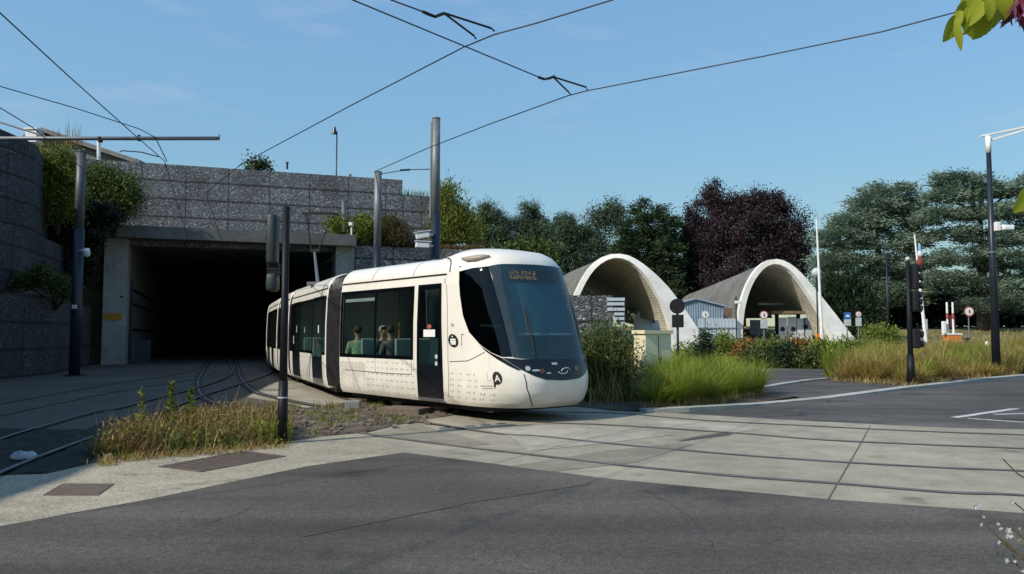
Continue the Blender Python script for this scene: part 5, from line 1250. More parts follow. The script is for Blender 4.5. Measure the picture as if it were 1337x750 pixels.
# base wall of the right hall's left flank, canopy and gate inside its mouth
def pxbox(name, px0, px1, y0, y1, Y, th, m, par, label=None):
    a = P(px0, y1, Y); c = P(px1, y0, Y); b = MB(); b.box(((a.x + c.x) / 2, Y, (a.z + c.z) / 2), (c.x - a.x, th, c.z - a.z)); return obj(name, b, M[m], par, label=label)
pxbox('base_wall', 944, 966, 403, 452, 59, .5, 'brick', v2)
pxbox('canopy', 1000, 1052, 407, 410.5, 60, 3, 'brick', v2)
pxbox('upper_beam', 990, 1064, 396, 398.5, 62, .4, 'palegrey', v2)
for px in (1013, 1041): pxbox('canopy_post', px, px + 3, 410, 452, 60, .25, 'blackmat', v2)
for px, py in ((1022, 425), (1034, 424), (1046, 426), (1055, 425)): pxbox('gate_panel', px - 5, px + 5, py - 10, 447, 59.4, .1, 'palepanel', v2)
for px, py in ((1022, 430), (1036, 430), (1052, 427)):
    b = MB(); q = P(px, py, 59.3); b.disc(q, (0, -1, 0), .17, .05, 16); obj('round_sign', b, M['blackmat'], v2)
pxbox('back_panel', 980, 1000, 418, 446, 66, .2, 'palepanel', v2)
pxbox('inner_wall', 828, 876, 411, 460, 56, .3, 'shellwhite', v1)
pxbox('wall_beam', 812, 872, 403, 405.5, 57, .3, 'tileout', v1)
b = MB(); q = P(826, 411, 52); b.box(q, (.22, .2, .1)); obj('flood_lamp', b, M['white'], v1)
# blue grey shed and its pale fence
sh = thing('metal_shed', 'blue grey corrugated metal shed between the two vaulted halls', 'shed', (WX(918, 55), 55, 1)); Ysh = 56
b = MB(); p0, p1, p2, p3, p4 = (P(x, y, Ysh) for x, y in ((884, 450), (945, 450), (945, 401), (908, 391.5), (884, 398)))
b.prism([p0, p1, p2, p3, p4], (0, 6, 0)); obj('wall', b, M['bluegrey'], sh)
b = MB()
for i in range(19): x = p0.x + (p1.x - p0.x) * (i + .5) / 19; zt3 = float(np.interp(x, [p4.x, p3.x, p2.x], [p4.z, p3.z, p2.z])) - .12; b.box((x, Ysh - .02, (p0.z + zt3) / 2), (.06, .05, zt3 - p0.z))
obj('ribs', b, M['bluegrey'], sh)
b = MB(); tk = Vector((0, 0, .1)); b.prism([p4 + Vector((-.15, -.2, 0)), p3 + Vector((0, -.2, .02)), p3 + Vector((0, -.2, .02)) + tk, p4 + Vector((-.15, -.2, 0)) + tk], (0, 6.4, 0)); b.prism([p3 + Vector((.003, -.2, .02)), p2 + Vector((.15, -.2, 0)), p2 + Vector((.15, -.2, 0)) + tk, p3 + Vector((.003, -.2, .02)) + tk], (0, 6.4, 0)); obj('roof', b, M['bluegrey'], sh)
fn = thing('panel_fence', 'pale blue white panel fence in front of the metal shed', 'fence', (WX(938, 53), 53, 1))
b = MB()
x0, x1 = WX(912, 53, 2), WX(963, 53, 2); zt4 = P(938, 416.5, 53).z
for i in range(22): x = x0 + (x1 - x0) * (i + .5) / 22; b.box((x, 53 + (.02 if i % 2 else 0), (.4 + zt4) / 2), ((x1 - x0) / 22 - .01, .05, zt4 - .4 + (.08 if i % 2 else 0)))
obj('panels', b, M['palepanel'], fn)
b = MB(); b.box(((x0 + x1) / 2, 52.94, P(938, 428, 53).z), (x1 - x0, .05, .08)); obj('rail', b, M['bluegrey'], fn)
# ------------------------------------------------------------------ vegetation
def rnd_dir(n):
    v = RNG.normal(size=(n, 3)); return v / np.linalg.norm(v, axis=1, keepdims=True)
def leaves(C, D, L, W, up=None):
    """rhombic leaves: centre C, direction D, length L, width W"""
    n = len(C); r = rnd_dir(n) if up is None else up
    s = np.cross(D, r); s /= (np.linalg.norm(s, axis=1, keepdims=True) + 1e-9)
    L = np.asarray(L).reshape(-1, 1) * np.ones((n, 1)); W = np.asarray(W).reshape(-1, 1) * np.ones((n, 1))
    V = np.stack([C - D * L / 2, C + s * W / 2 - D * L * .05, C + D * L / 2, C - s * W / 2 - D * L * .05], axis=1).reshape(-1, 3)
    return V, np.arange(4 * n).reshape(n, 4)
def lobes3(lobes, Y, dz=1.0):
    out = []
    for q in lobes:
        px, py, rx, ry = q[:4]; y = Y + (q[4] if len(q) > 4 else 0); c = P(px, py, y); s = y / F; out.append((np.array(c), np.array([rx * s, rx * s * dz, ry * s])))
    return out
def crown_pts(lob, nclump, csize, shell=.55):
    vol = np.array([r[0] * r[2] for c, r in lob]); pr = vol / vol.sum(); k = RNG.choice(len(lob), nclump, p=pr)
    d = rnd_dir(nclump); rad = (shell + (1 - shell) * RNG.random(nclump) ** .7) * (.82 + .36 * RNG.random(nclump))
    C = np.array([lob[i][0] for i in k]); R = np.array([lob[i][1] for i in k])
    return C + d * rad[:, None] * R, d
TONE = {}
def tones(m):
    """the plant's leaf material with a darker and a younger, lighter foliage of the same plant"""
    if m not in TONE:
        q = LEAFC[m]; TONE[m] = [M[m], leafmat(m + ' old growth', *[tuple(v * .74 for v in c) for c in q[:3]], q[3]), leafmat(m + ' young growth', *[tuple(v * 1.28 for v in c) for c in q[:3]], q[3])]
    return TONE[m]
def tree(name, label, lobes, Y, m, nclump, per, csize, ll, lw, trunk=None, flat=1.0, dirmix=.5, up=None, trunkr=.35, shell=.5, group=None, cat='tree', base=None, dz=.9, limbs=6, horizontal=False):
    lob = lobes3(lobes, Y, dz); x0 = trunk if trunk is not None else lobes[0][0]
    bx_ = WX(x0, Y, 3); zb = terr(bx_, Y) if base is None else base
    t = thing(name, label, cat, (bx_, Y, zb), group)
    Cc, d0 = crown_pts(lob, nclump, csize, shell)
    n = nclump * per; idx = np.repeat(np.arange(nclump), per)
    o = RNG.normal(size=(n, 3)) * csize * (.6 + .8 * RNG.random((nclump, 1)))[idx] * np.array([1, 1, flat]) * .5
    C = Cc[idx] + o
    D = rnd_dir(n); out = d0[idx]; D = D * (1 - dirmix) + out * dirmix
    if horizontal: D[:, 2] *= .35; D[:, 2] -= .12
    if up is not None: D = D + np.array(up)
    D /= np.linalg.norm(D, axis=1, keepdims=True)
    U = out * 1.0 + RNG.normal(size=(n, 3)) * .65 + np.array([0, 0, .25])
    s = (.6 + .8 * RNG.random(n))
    V, Fq = leaves(C, D, ll * s, lw * s, U); C_ok = V.reshape(-1, 4, 3)[:, :, 2].min(axis=1) > zb - .05
    V = V.reshape(-1, 4, 3)[C_ok].reshape(-1, 3); Fq = np.arange(len(V)).reshape(-1, 4)
    tone = RNG.choice(3, nclump, p=[.5, .27, .23])[idx][C_ok]
    npobj('crown', V, Fq, tones(m), t, mi=tone)
    b = MB(); zt_ = max(c[2] for c, r in lob); tz = zb + (zt_ - zb) * .9
    top = Vector((float(np.mean([c[0] for c, r in lob])) * .3 + bx_ * .7, Y, tz)); base_ = Vector((bx_, Y, zb - .1))
    pts = [base_, base_.lerp(top, .3) + Vector((.05, 0, 0)), base_.lerp(top, .65), top]; b.tube(pts, [trunkr, trunkr * .75, trunkr * .45, trunkr * .12], 10)
    for c, r in lob[:limbs]:
        c = Vector(c); f = min(.85, max(.2, (c.z - r[2] * .6 - zb) / max(.1, (tz - zb)))); st = base_.lerp(top, f); b.tube([st, st.lerp(c, .5) + Vector((0, 0, -.1)), c], [trunkr * .35, trunkr * .22, trunkr * .06], 6)
    obj('trunk', b, M['bark'], t, True)
    return t
# far trees, left to right
tree('pine_tree', 'dark pine directly right of the tallest steel pole, beyond the yellow green bush', [(640, 279, 15, 13), (626, 296, 16, 14), (655, 298, 16, 14), (638, 312, 24, 16), (650, 328, 24, 16), (625, 326, 18, 16)], 95, 'l_pine', 230, 130, .75, .32, .075, 640, trunkr=.3)
tree('pine_tree', 'dark pine with pointed top behind the middle of the tram cab roof', [(690, 276, 11, 13), (680, 294, 14, 12), (703, 292, 15, 12), (690, 308, 22, 14), (714, 308, 14, 10), (684, 326, 26, 14), (708, 326, 16, 12)], 96, 'l_pine', 230, 130, .75, .32, .075, 690, trunkr=.3)
tree('pine_tree', 'dark pine behind the right end of the tram roof, sky showing under its crown', [(738, 291, 14, 10), (724, 305, 14, 11), (752, 304, 16, 12), (736, 320, 24, 13), (762, 322, 14, 12), (720, 334, 16, 12), (748, 338, 24, 12), (728, 358, 18, 10)], 92, 'l_pine', 230, 130, .75, .32, .075, 741, trunkr=.3)
tree('deciduous_tree', 'loose grey green tree between the dark pine and the broad cypress', [(782, 292, 18, 18), (776, 318, 20, 20), (788, 340, 20, 22), (770, 362, 18, 20), (800, 285, 14, 20)], 104, 'l_pine2', 130, 140, 1.3, .24, .14, 786, trunkr=.28)
tree('cypress_tree', 'broad sunlit dark green cypress behind the left vaulted hall', [(845, 275, 22, 16), (828, 298, 26, 20), (862, 296, 28, 20), (838, 325, 40, 22), (868, 330, 26, 24), (845, 355, 46, 24), (812, 345, 18, 26), (850, 385, 50, 24)], 82, 'l_cyp', 420, 150, .85, .34, .09, 848, flat=.55, dirmix=.6, horizontal=True, up=(0, 0, .22))
tree('copper_beech', 'large dark purple copper beech behind the right vaulted hall', [(938, 256, 20, 16), (912, 284, 22, 20), (975, 266, 26, 16), (1010, 268, 24, 18), (1036, 292, 18, 18), (900, 312, 16, 18), (1046, 318, 12, 16), (955, 278, 26, 20), (992, 282, 26, 20), (965, 305, 50, 32), (920, 325, 30, 30), (1005, 325, 44, 32), (960, 355, 62, 34), (1030, 345, 24, 30), (905, 355, 18, 24)], 84, 'l_beech', 560, 320, .92, .18, .125, 968, trunkr=.5, shell=.6)
tree('cedar_tree', 'tall grey green cedar standing right of the copper beech', [(1165, 250, 34, 10), (1140, 266, 34, 11), (1185, 270, 22, 12), (1122, 290, 36, 12), (1165, 292, 42, 12), (1100, 312, 40, 13), (1150, 318, 52, 13), (1192, 312, 22, 13), (1085, 340, 34, 15), (1130, 345, 52, 15), (1175, 345, 40, 15), (1090, 372, 30, 15), (1140, 380, 46, 15), (1178, 385, 34, 15)], 74, 'l_cedar', 560, 190, .95, .30, .08, 1150, flat=.42, dirmix=.7, horizontal=True, up=(0, 0, .18), trunkr=.5)
tree('cedar_tree', 'widest cedar at the right edge, behind the street lamp', [(1255, 236, 34, 9), (1238, 256, 34, 10), (1285, 250, 30, 10), (1322, 246, 34, 12), (1225, 280, 34, 10), (1280, 278, 46, 11), (1340, 275, 40, 13), (1245, 305, 30, 10), (1300, 310, 50, 13), (1360, 300, 40, 17), (1262, 335, 46, 12), (1320, 340, 50, 15), (1240, 362, 26, 11), (1285, 372, 50, 12), (1345, 372, 46, 15), (1300, 395, 56, 12)], 70, 'l_cedar', 600, 190, .9, .30, .08, 1283, flat=.42, dirmix=.7, horizontal=True, up=(0, 0, .18), trunkr=.55)
tree('yew_tree', 'dense dark upright yew at the right foot of the right vaulted hall', [(1090, 372, 16, 16), (1112, 375, 18, 18), (1082, 400, 14, 28), (1105, 410, 28, 34), (1128, 408, 16, 30), (1100, 435, 32, 20)], 60, 'l_yew', 320, 44, .9, .42, .09, 1106, dirmix=.55, up=(0, 0, .5), trunkr=.25)
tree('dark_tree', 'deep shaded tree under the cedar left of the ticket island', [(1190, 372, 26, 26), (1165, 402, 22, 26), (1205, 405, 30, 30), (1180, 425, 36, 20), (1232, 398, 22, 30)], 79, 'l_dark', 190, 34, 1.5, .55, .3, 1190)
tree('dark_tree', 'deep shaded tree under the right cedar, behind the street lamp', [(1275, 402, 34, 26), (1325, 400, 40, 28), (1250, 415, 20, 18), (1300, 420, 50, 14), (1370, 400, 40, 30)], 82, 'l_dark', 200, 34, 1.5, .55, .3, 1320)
tree('dark_tree', 'dark low tree between the cypress and the copper beech', [(898, 372, 22, 30), (880, 395, 24, 24), (915, 380, 22, 24), (862, 400, 24, 24)], 90, 'l_dark', 120, 110, 1.4, .28, .18, 892)
tree('dark_tree', 'dark low tree at the left of the left vaulted hall, behind the tram windscreen', [(740, 378, 26, 22), (765, 372, 24, 24), (715, 372, 20, 22), (790, 385, 24, 24), (690, 352, 20, 16)], 108, 'l_pine2', 150, 120, 1.4, .24, .16, 752)
tree('bush', 'pale green bush just over the tram roof left of the windscreen', [(690, 325, 16, 9), (708, 330, 18, 8), (672, 330, 14, 8)], 58, 'l_birch', 60, 36, .8, .26, .16, 694, trunkr=.08, cat='shrub', base=3.5)
# bushes on and above the right gabions
yb = S(17, .9).y
tree('birch_tree', 'yellow green young tree right of the tallest steel pole', [(586, 262, 9, 22), (598, 288, 18, 18), (588, 305, 20, 22), (608, 300, 18, 22), (590, 325, 24, 14), (575, 300, 8, 22)], 46, 'l_broom', 170, 120, .7, .17, .06, 590, dirmix=.4, up=(0, 0, .8), trunkr=.09, base=6.9)
tree('shrub', 'brownish green round shrub on the ledge between the two left steel poles', [(510, 296, 14, 12), (504, 308, 14, 12), (520, 308, 10, 10)], yb - 1, 'l_brown', 80, 110, .5, .15, .045, 511, up=(0, 0, .6), trunkr=.06, cat='shrub', base=6.8)
tree('shrub', 'small green shrub at the right corner of the tunnel lintel', [(440, 296, 12, 9), (470, 300, 14, 10), (476, 290, 10, 9)], S(13.6, .3).y, 'l_shrub', 80, 90, .45, .12, .07, 466, trunkr=.05, cat='shrub', base=6.9)
# weeds on the ledge
def blades(n, P0, hgt, lean, w, seg=4, curl=.5):
    """n curved blades from base points P0 (n,3)"""
    az = RNG.random(n) * 2 * np.pi; d = np.stack([np.cos(az), np.sin(az), np.zeros(n)], 1); s = np.stack([-np.sin(az), np.cos(az), np.zeros(n)], 1)
    hgt = np.asarray(hgt) * np.ones(n); lean = np.asarray(lean) * np.ones(n); V = []
    for k in range(seg):
        f = k / (seg - 1); out = lean * f ** (1.6); z = hgt * (f - curl * lean / np.maximum(hgt, .01) * f ** 3 * .5)
        c = P0 + d * out[:, None] + np.stack([0 * z, 0 * z, z], 1); ww = (w * (1 - f) ** .7 + w * .06) * np.ones(n)
        V.append(c - s * ww[:, None] / 2); V.append(c + s * ww[:, None] / 2)
    V = np.stack(V, 1).reshape(-1, 3); k = seg * 2; Fq = []
    base = (np.arange(n) * k)[:, None]
    for j in range(seg - 1): Fq.append(base + np.array([[2 * j, 2 * j + 1, 2 * j + 3, 2 * j + 2]]))
    return V, np.concatenate(Fq)
def tufts(name, centers, rad, per, h, lean, w, m, kind='stuff', parent=None):
    C = np.repeat(np.array(centers), per, axis=0); n = len(C); a = RNG.random(n) * 2 * np.pi; r = np.sqrt(RNG.random(n)) * rad
    C = C + np.stack([np.cos(a) * r, np.sin(a) * r, 0 * a], 1); hs_ = h * (.55 + .6 * RNG.random(n)) * np.repeat(.75 + .45 * RNG.random(len(centers)), per)
    V, Fq = blades(n, C, hs_, lean * (.25 + .9 * RNG.random(n)), w)
    return npobj(name, V, Fq, M[m], parent, kind)
def scatter_poly(poly, n, zf=terr):
    xs = [p.x for p in poly]; ys = [p.y for p in poly]; out = []; pp = [(p.x, p.y) for p in poly]
    while len(out) < n:
        x = random.uniform(min(xs), max(xs)); y = random.uniform(min(ys), max(ys))
        if inpoly((x, y), pp): out.append((x, y, zf(x, y)))
    return out
led = [tuple(S(s, .5 + .5 * random.random(), 6.82)) for s in np.linspace(sR + .3, sL, 90)]
tufts('ledge_weeds', led, .25, 26, .55, .3, .03, 'g_weed'); tufts('ledge_weeds', led[::2], .25, 14, .6, .3, .03, 'l_brown')
# hanging broom and dark ivy on the upper left bank
def drape(name, label, lobes, Y, m, nclump, per, cs, ll, lw, up=(0, 0, -.2)):
    lob = lobes3(lobes, Y, .5); Cc, d0 = crown_pts(lob, nclump, cs, .5); n = nclump * per; idx = np.repeat(np.arange(nclump), per)
    C = Cc[idx] + RNG.normal(size=(n, 3)) * cs * .5; D = rnd_dir(n) + np.array(up); D /= np.linalg.norm(D, axis=1, keepdims=True); s = .6 + .8 * RNG.random(n)
    V, Fq = leaves(C, D, ll * s, lw * s, d0[idx] + RNG.normal(size=(n, 3)) * .65); x, y, z = np.mean(V, 0)
    t = thing(name, label, 'shrub', (x, y, float(V[:, 2].min()))); npobj('crown', V, Fq, tones(m), t, mi=RNG.choice(3, nclump, p=[.5, .27, .23])[idx])
    b = MB(); c0 = Vector((x, y + .8, float(V[:, 2].min())))
    for c, r in lob: b.tube([c0, c0.lerp(Vector(c), .5) + Vector((0, .2, 0)), Vector(c)], [.07, .05, .015], 6)
    obj('stem', b, M['bark'], t)
drape('broom_bush', 'yellow green bush spilling over the upper left bank, left of the steel pole', [(72, 213, 24, 14), (58, 226, 22, 18), (82, 228, 20, 20), (48, 250, 20, 24), (75, 258, 24, 22)], 37.5, 'l_broom', 230, 120, .62, .15, .05)
drape('broom_bush', 'duller green bush on the bank right of the left steel pole', [(128, 232, 22, 12), (152, 246, 22, 18), (125, 245, 20, 20), (160, 258, 18, 22), (135, 268, 28, 20)], 41, 'l_birch', 230, 120, .62, .15, .065)
drape('ivy', 'dark ivy hanging below the bushes beside the tunnel lintel', [(60, 280, 30, 22), (95, 290, 30, 24), (132, 281, 22, 10), (40, 270, 24, 20), (114, 300, 13, 24), (110, 340, 12, 28)], 39.5, 'l_dark', 300, 90, .55, .15, .10)
drape('ledge_bush', 'dark bush on the planted ledge between the lowest gabion tiers', [(55, 358, 14, 9), (70, 370, 18, 8), (30, 368, 20, 5), (85, 380, 12, 7)], 31.5, 'l_shrub2', 90, 80, .32, .10, .06)
tree('bush', 'tiny tree crown peeping over the gabion wall above the tunnel', [(335, 214, 8, 5), (342, 217, 10, 4), (328, 218, 6, 4)], 62, 'l_pine2', 30, 30, .5, .24, .15, 336, trunkr=.05, cat='shrub', base=10.1)
tw = [tuple(P(px, 184, 43) + Vector((0, 0, -.3))) for px in (62, 68, 74, 80, 88, 95, 98, 103)]
tufts('bank_twigs', tw, .3, 7, 1.3, .35, .03, 'g_weed')
tw = [tuple(P(px, 256, 50)) for px in np.linspace(528, 556, 12)]; tufts('bank_twigs', tw, .25, 8, .5, .25, .03, 'l_shrub')
# dark wild shrub right behind the tram nose
def shrub(name, label, lobes, Y, m, nclump, per, cs, ll, lw, up=(0, 0, .3), group=None):
    return tree(name, label, lobes, Y, m, nclump, per, cs, ll, lw, up=up, trunkr=.05, cat='shrub', group=group, shell=.25)
shrub('wild_shrub', 'tall wild dark shrub directly right of the tram nose', [(790, 470, 24, 26), (770, 495, 26, 26), (800, 500, 30, 24), (780, 520, 34, 14), (815, 505, 14, 16)], 19.0, 'l_shrub2', 260, 90, .42, .10, .032)
shrub('wild_shrub', 'sunlit spiky weeds on top of the wild shrub, before the garden wall', [(795, 446, 12, 18), (780, 458, 14, 14), (803, 462, 9, 12)], 19.6, 'l_birch', 110, 60, .4, .09, .024, (0, 0, .8))
tree('small_fir', 'small fir sapling at the foot of the left hall white leg', [(920, 440, 3, 8), (920, 450, 6, 6), (920, 462, 9, 8)], 30, 'l_yew', 60, 26, .3, .16, .04, 920, trunkr=.04, horizontal=True)
for px, py, w, h, Y, m, l in ((905, 470, 24, 14, 33, 'l_shrub', 'light green low shrub left of the fir sapling'), (952, 458, 22, 18, 40, 'l_shrub', 'green shrub between the fir sapling and the right hall'), (978, 462, 18, 14, 39, 'l_orange', 'shrub with orange flowers at the left leg of the right hall'), (985, 472, 16, 10, 37, 'l_shrub2', 'dark low shrub in front of the orange flowering one'),
                           (1010, 460, 22, 14, 38, 'l_shrub', 'green shrub before the dark mouth of the right hall'), (1028, 468, 14, 12, 36.5, 'l_yew', 'small very dark round shrub at the edge of the side road'), (1045, 462, 20, 14, 38, 'l_orange', 'reddish green shrub near the plain white boom'), (1058, 473, 14, 10, 36, 'l_shrub2', 'dark shrub at the right end of the side road'), (1078, 464, 20, 14, 36.5, 'l_shrub', 'bright green shrub left of the tall dry grass'), (1112, 457, 24, 8, 43, 'l_shrub', 'low green shrub below the blue sign'), (1150, 440, 24, 12, 50, 'l_shrub', 'green bush under the cedar near the thin lamp post')):
    shrub('hedge_shrub', l, [(px - w * .4, py, w * .6, h), (px + w * .4, py + h * .2, w * .6, h * .9), (px, py - h * .25, w * .5, h * .8)], Y, m, 90, 70, .42, .12, .07, group='shrubs along the side road')
wl_c = [tuple(G(x, y, .02)) for x, y in ((770, 528), (785, 526), (800, 526), (815, 526), (830, 525), (842, 524))]
tufts('tall_weeds', wl_c[:5], .5, 26, .85, .6, .014, 'g_olive'); tufts('tall_weeds', wl_c[:4], .5, 10, 1.5, .4, .010, 'g_straw')
# pennisetum bed by the kerb
bed = g2((846, 532), (865, 528), (900, 524), (940, 520), (985, 515), (970, 508), (940, 502), (900, 499), (872, 500), (856, 512))
cs = scatter_poly(bed, 22, lambda x, y: .03) + [tuple(G(x, y, .03)) for x, y in ((858, 532), (880, 530), (902, 527), (925, 525), (948, 521), (968, 518), (985, 514))]
tufts('ornamental_grass', cs, .20, 520, .92, .9, .015, 'g_green')
tufts('ornamental_grass', cs, .24, 110, .75, .8, .014, 'g_olive')
tufts('grass_plumes', cs, .25, 26, 1.08, .8, .016, 'g_straw')
low = [tuple(G(x, y, .02)) for x, y in ((850, 535), (868, 534), (885, 532), (903, 530), (921, 528.5), (939, 527), (957, 524), (974, 521), (988, 518))]; tufts('dry_grass_skirt', low, .22, 70, .26, .34, .012, 'g_straw')
# long bed on the right
bedR = g2((1092, 498), (1190, 503), (1300, 492), (1337, 489), (1440, 480), (1440, 466), (1337, 470), (1200, 476), (1120, 478), (1085, 489))
cr_ = scatter_poly(bedR, 120); random.shuffle(cr_)
tufts('ornamental_grass', cr_[:70], .32, 300, 1.05, .95, .024, 'g_olive'); tufts('ornamental_grass', cr_[70:], .32, 300, 1.08, .95, .024, 'g_green')
fr_ = scatter_poly(g2((1094, 498), (1190, 503.5), (1300, 493), (1337, 490), (1440, 480), (1440, 475), (1337, 483), (1200, 496), (1110, 492)), 46)
tufts('ornamental_grass', fr_, .30, 190, .8, .85, .022, 'g_olive'); tufts('dry_grass_skirt', fr_, .4, 120, .5, .6, .022, 'g_straw')
tufts('dry_grass_skirt', cr_[::2], .42, 130, .72, .7, .024, 'g_straw'); tufts('grass_plumes', cr_, .3, 34, 1.2, .8, .026, 'g_straw')
lawn = scatter_poly([Vector((14, 37, 0)), Vector((14, 62, 0)), Vector((60, 75, 0)), Vector((50, 38, 0))], 420); tufts('lawn_grass', lawn, .9, 30, .22, .2, .045, 'g_straw'); tufts('lawn_grass', lawn[::3], .9, 26, .26, .2, .045, 'g_olive')
mid = scatter_poly([Vector((5, 38, 0)), Vector((6, 52, 0)), Vector((18, 52, 0)), Vector((17, 37, 0))], 160); tufts('lawn_grass', mid, .7, 40, .34, .3, .04, 'g_olive'); tufts('lawn_grass', mid[::2], .7, 36, .36, .3, .04, 'l_shrub')
# dry weeds between the tracks
wd = g2((140, 602), (200, 596), (260, 590), (330, 584), (362, 578), (360, 560), (330, 556), (290, 556), (230, 566), (165, 580), (138, 592))
cw = scatter_poly(wd, 170, lambda x, y: .03); random.shuffle(cw)
tufts('dry_weeds', cw[:95], .28, 22, .33, .36, .013, 'g_weed'); tufts('dry_weeds', cw[40:110], .24, 26, .30, .34, .013, 'g_weed'); tufts('green_weeds', cw[95:170], .26, 34, .22, .30, .016, 'l_shrub')
tufts('dry_weeds', cw[::4], .24, 12, .50, .34, .012, 'g_straw'); tufts('dry_weeds', cw[1::7], .10, 16, .62, .26, .012, 'g_weed')
# brown seed heads and small leaves on the weeds
C = np.repeat(np.array(cw[::2]), 30, axis=0); C = C + RNG.normal(size=C.shape) * [.16, .16, 0] + np.stack([0 * C[:, 0], 0 * C[:, 0], .06 + .36 * RNG.random(len(C)) ** 1.3], 1)
V, Fq = leaves(C, rnd_dir(len(C)) + np.array([0, 0, .6]), .05 + .04 * RNG.random(len(C)), .022); npobj('dry_weeds', V, Fq, M['g_weed'], None, 'stuff')
C = np.repeat(np.array(cw[95:150]), 30, axis=0); C = C + RNG.normal(size=C.shape) * [.15, .15, 0] + np.stack([0 * C[:, 0], 0 * C[:, 0], .04 + .28 * RNG.random(len(C))], 1)
V, Fq = leaves(C, rnd_dir(len(C)) + np.array([0, 0, .3]), .07, .03); npobj('green_weeds', V, Fq, M['l_shrub'], None, 'stuff')
frg = [tuple(G(x, y + random.uniform(-1, 5), .012)) for x, y in zip(np.linspace(130, 372, 34), np.interp(np.linspace(130, 372, 34), [130, 330, 372], [603, 585, 580]))]; tufts('green_weeds', frg, .14, 10, .13, .16, .012, 'g_olive'); tufts('dry_weeds', frg[::2], .16, 9, .17, .2, .010, 'g_weed')
frk = [tuple(G(x, y - random.uniform(0, 4), .05)) for x, y in zip(np.linspace(1092, 1330, 40), np.interp(np.linspace(1092, 1330, 40), [1092, 1190, 1337], [499, 505, 491]))]; tufts('dry_grass_skirt', frk, .3, 16, .22, .3, .014, 'g_straw')
edge = scatter_poly(g2((330, 585), (365, 580), (372, 560), (345, 560)), 14, lambda x, y: .03); tufts('green_weeds', edge, .2, 60, .28, .2, .015, 'g_green')
rub = scatter_poly(BAL, 110, lambda x, y: .02); tufts('green_weeds', rub, .14, 12, .16, .12, .014, 'l_shrub'); tufts('dry_weeds', rub[::2], .14, 10, .2, .12, .012, 'g_weed')
for px, py, h_ in ((222, 580, .85), (248, 575, .72), (182, 590, .8)):
    c = G(px, py); t = thing('tall_weed', {222: 'tallest yellow green weed behind the dry grass between the tracks', 248: 'second yellow green weed, right of the tallest one', 182: 'thin leggy weed at the left end of the dry grass'}[px], 'weed', c)
    b = MB(); pts = [c, c + Vector((.03, 0, h_ * .5)), c + Vector((-.02, .02, h_))]; b.tube(pts, [.008, .007, .004], 5); obj('stem', b, M['l_broom'], t)
    n = 130 if px != 182 else 50; f = .3 + .75 * RNG.random(n); az = RNG.random(n) * 6.283; D = np.stack([np.cos(az), np.sin(az), .5 + 0 * az], 1); D /= np.linalg.norm(D, axis=1, keepdims=True)
    Cn = np.array(c) + np.stack([np.cos(az) * .09 * (1.2 - f), np.sin(az) * .09 * (1.2 - f), h_ * f], 1); V, Fq = leaves(Cn, D, .11, .03); npobj('leaves', V, Fq, M['l_broom'], t)
fr = MB()
for x, y in [(random.uniform(380, 575), 0) for _ in range(70)]:
    y = random.uniform(533, 562) - max(0, x - 500) * .12; c = G(x, y, .02); q = random.random() * 3; s_ = random.uniform(.03, .085)
    fr.box(c + Vector((0, 0, s_ * .2)), (s_ * 1.8, s_, s_ * .6), (Vector((math.cos(q), math.sin(q), random.uniform(-.2, .2))).normalized(), Vector((-math.sin(q), math.cos(q), 0)), Vector((random.uniform(-.2, .2), 0, 1)).normalized()), .012)
o = obj('concrete_rubble', fr, M['rubble']); o['kind'] = 'stuff'
# gravel stones in the ballast
gs = MB()
for (x, y, z) in scatter_poly(BAL, 360, lambda x, y: .02):
    r = random.uniform(.015, .05); c = Vector((x, y, z + r * .5)); q = random.random() * 3
    gs.box(c, (r * 2, r * 1.5, r), (Vector((math.cos(q), math.sin(q), .1)), Vector((-math.sin(q), math.cos(q), .2)), ZUP))
o = obj('ballast_stones', gs, mat('ballast stones', (.20, .16, .115), (.07, .055, .04), scale=6, rough=.95)); o['kind'] = 'stuff'
# ------------------------------------------------------------------ near plants held in the frame corners
def roseleaf(c, d, nrm, L, W):
    """curved leaf blade with a fold along the midrib; returns MB"""
    d = Vector(d).normalized(); nrm = Vector(nrm).normalized(); s = d.cross(nrm).normalized(); nrm = s.cross(d); c = Vector(c); b = MB(); K = 15; vs = []
    for k in range(K):
        f = k / (K - 1); w = W * (math.sin(math.pi * min(1, f * .93 + .06)) ** .75) * (.5 + .022 * (-1) ** k); drop = -L * .28 * f * f
        m_ = c + d * (L * f) + nrm * drop; vs += [m_ - s * w + nrm * (w * .22), m_ - s * w * .5 + nrm * w * .16, m_, m_ + s * w * .5 + nrm * w * .16, m_ + s * w + nrm * (w * .22)]
    b.add(vs, [(5 * k + j, 5 * k + j + 1, 5 * k + 6 + j, 5 * k + 5 + j) for k in range(K - 1) for j in range(4)]); return b
Yl = 1.6; rb = Vector((1.75, 1.9, 0)); t = thing('flowering_bush', 'yellow green leaves and a pink flower hanging into the upper right corner', 'bush', rb)
b = MB(); tip = P(1290, -8, Yl + .05); b.tube([rb, Vector((1.8, 1.85, 1.2)), Vector((1.65, 1.75, 2.25)), P(1400, -40, Yl + .1), tip], [.022, .018, .012, .006, .003], 8)
b.tube([Vector((1.65, 1.75, 2.25)), P(1390, 60, Yl), P(1345, 240, Yl)], [.008, .006, .003], 6); obj('stem', b, M['bark'], t, True)
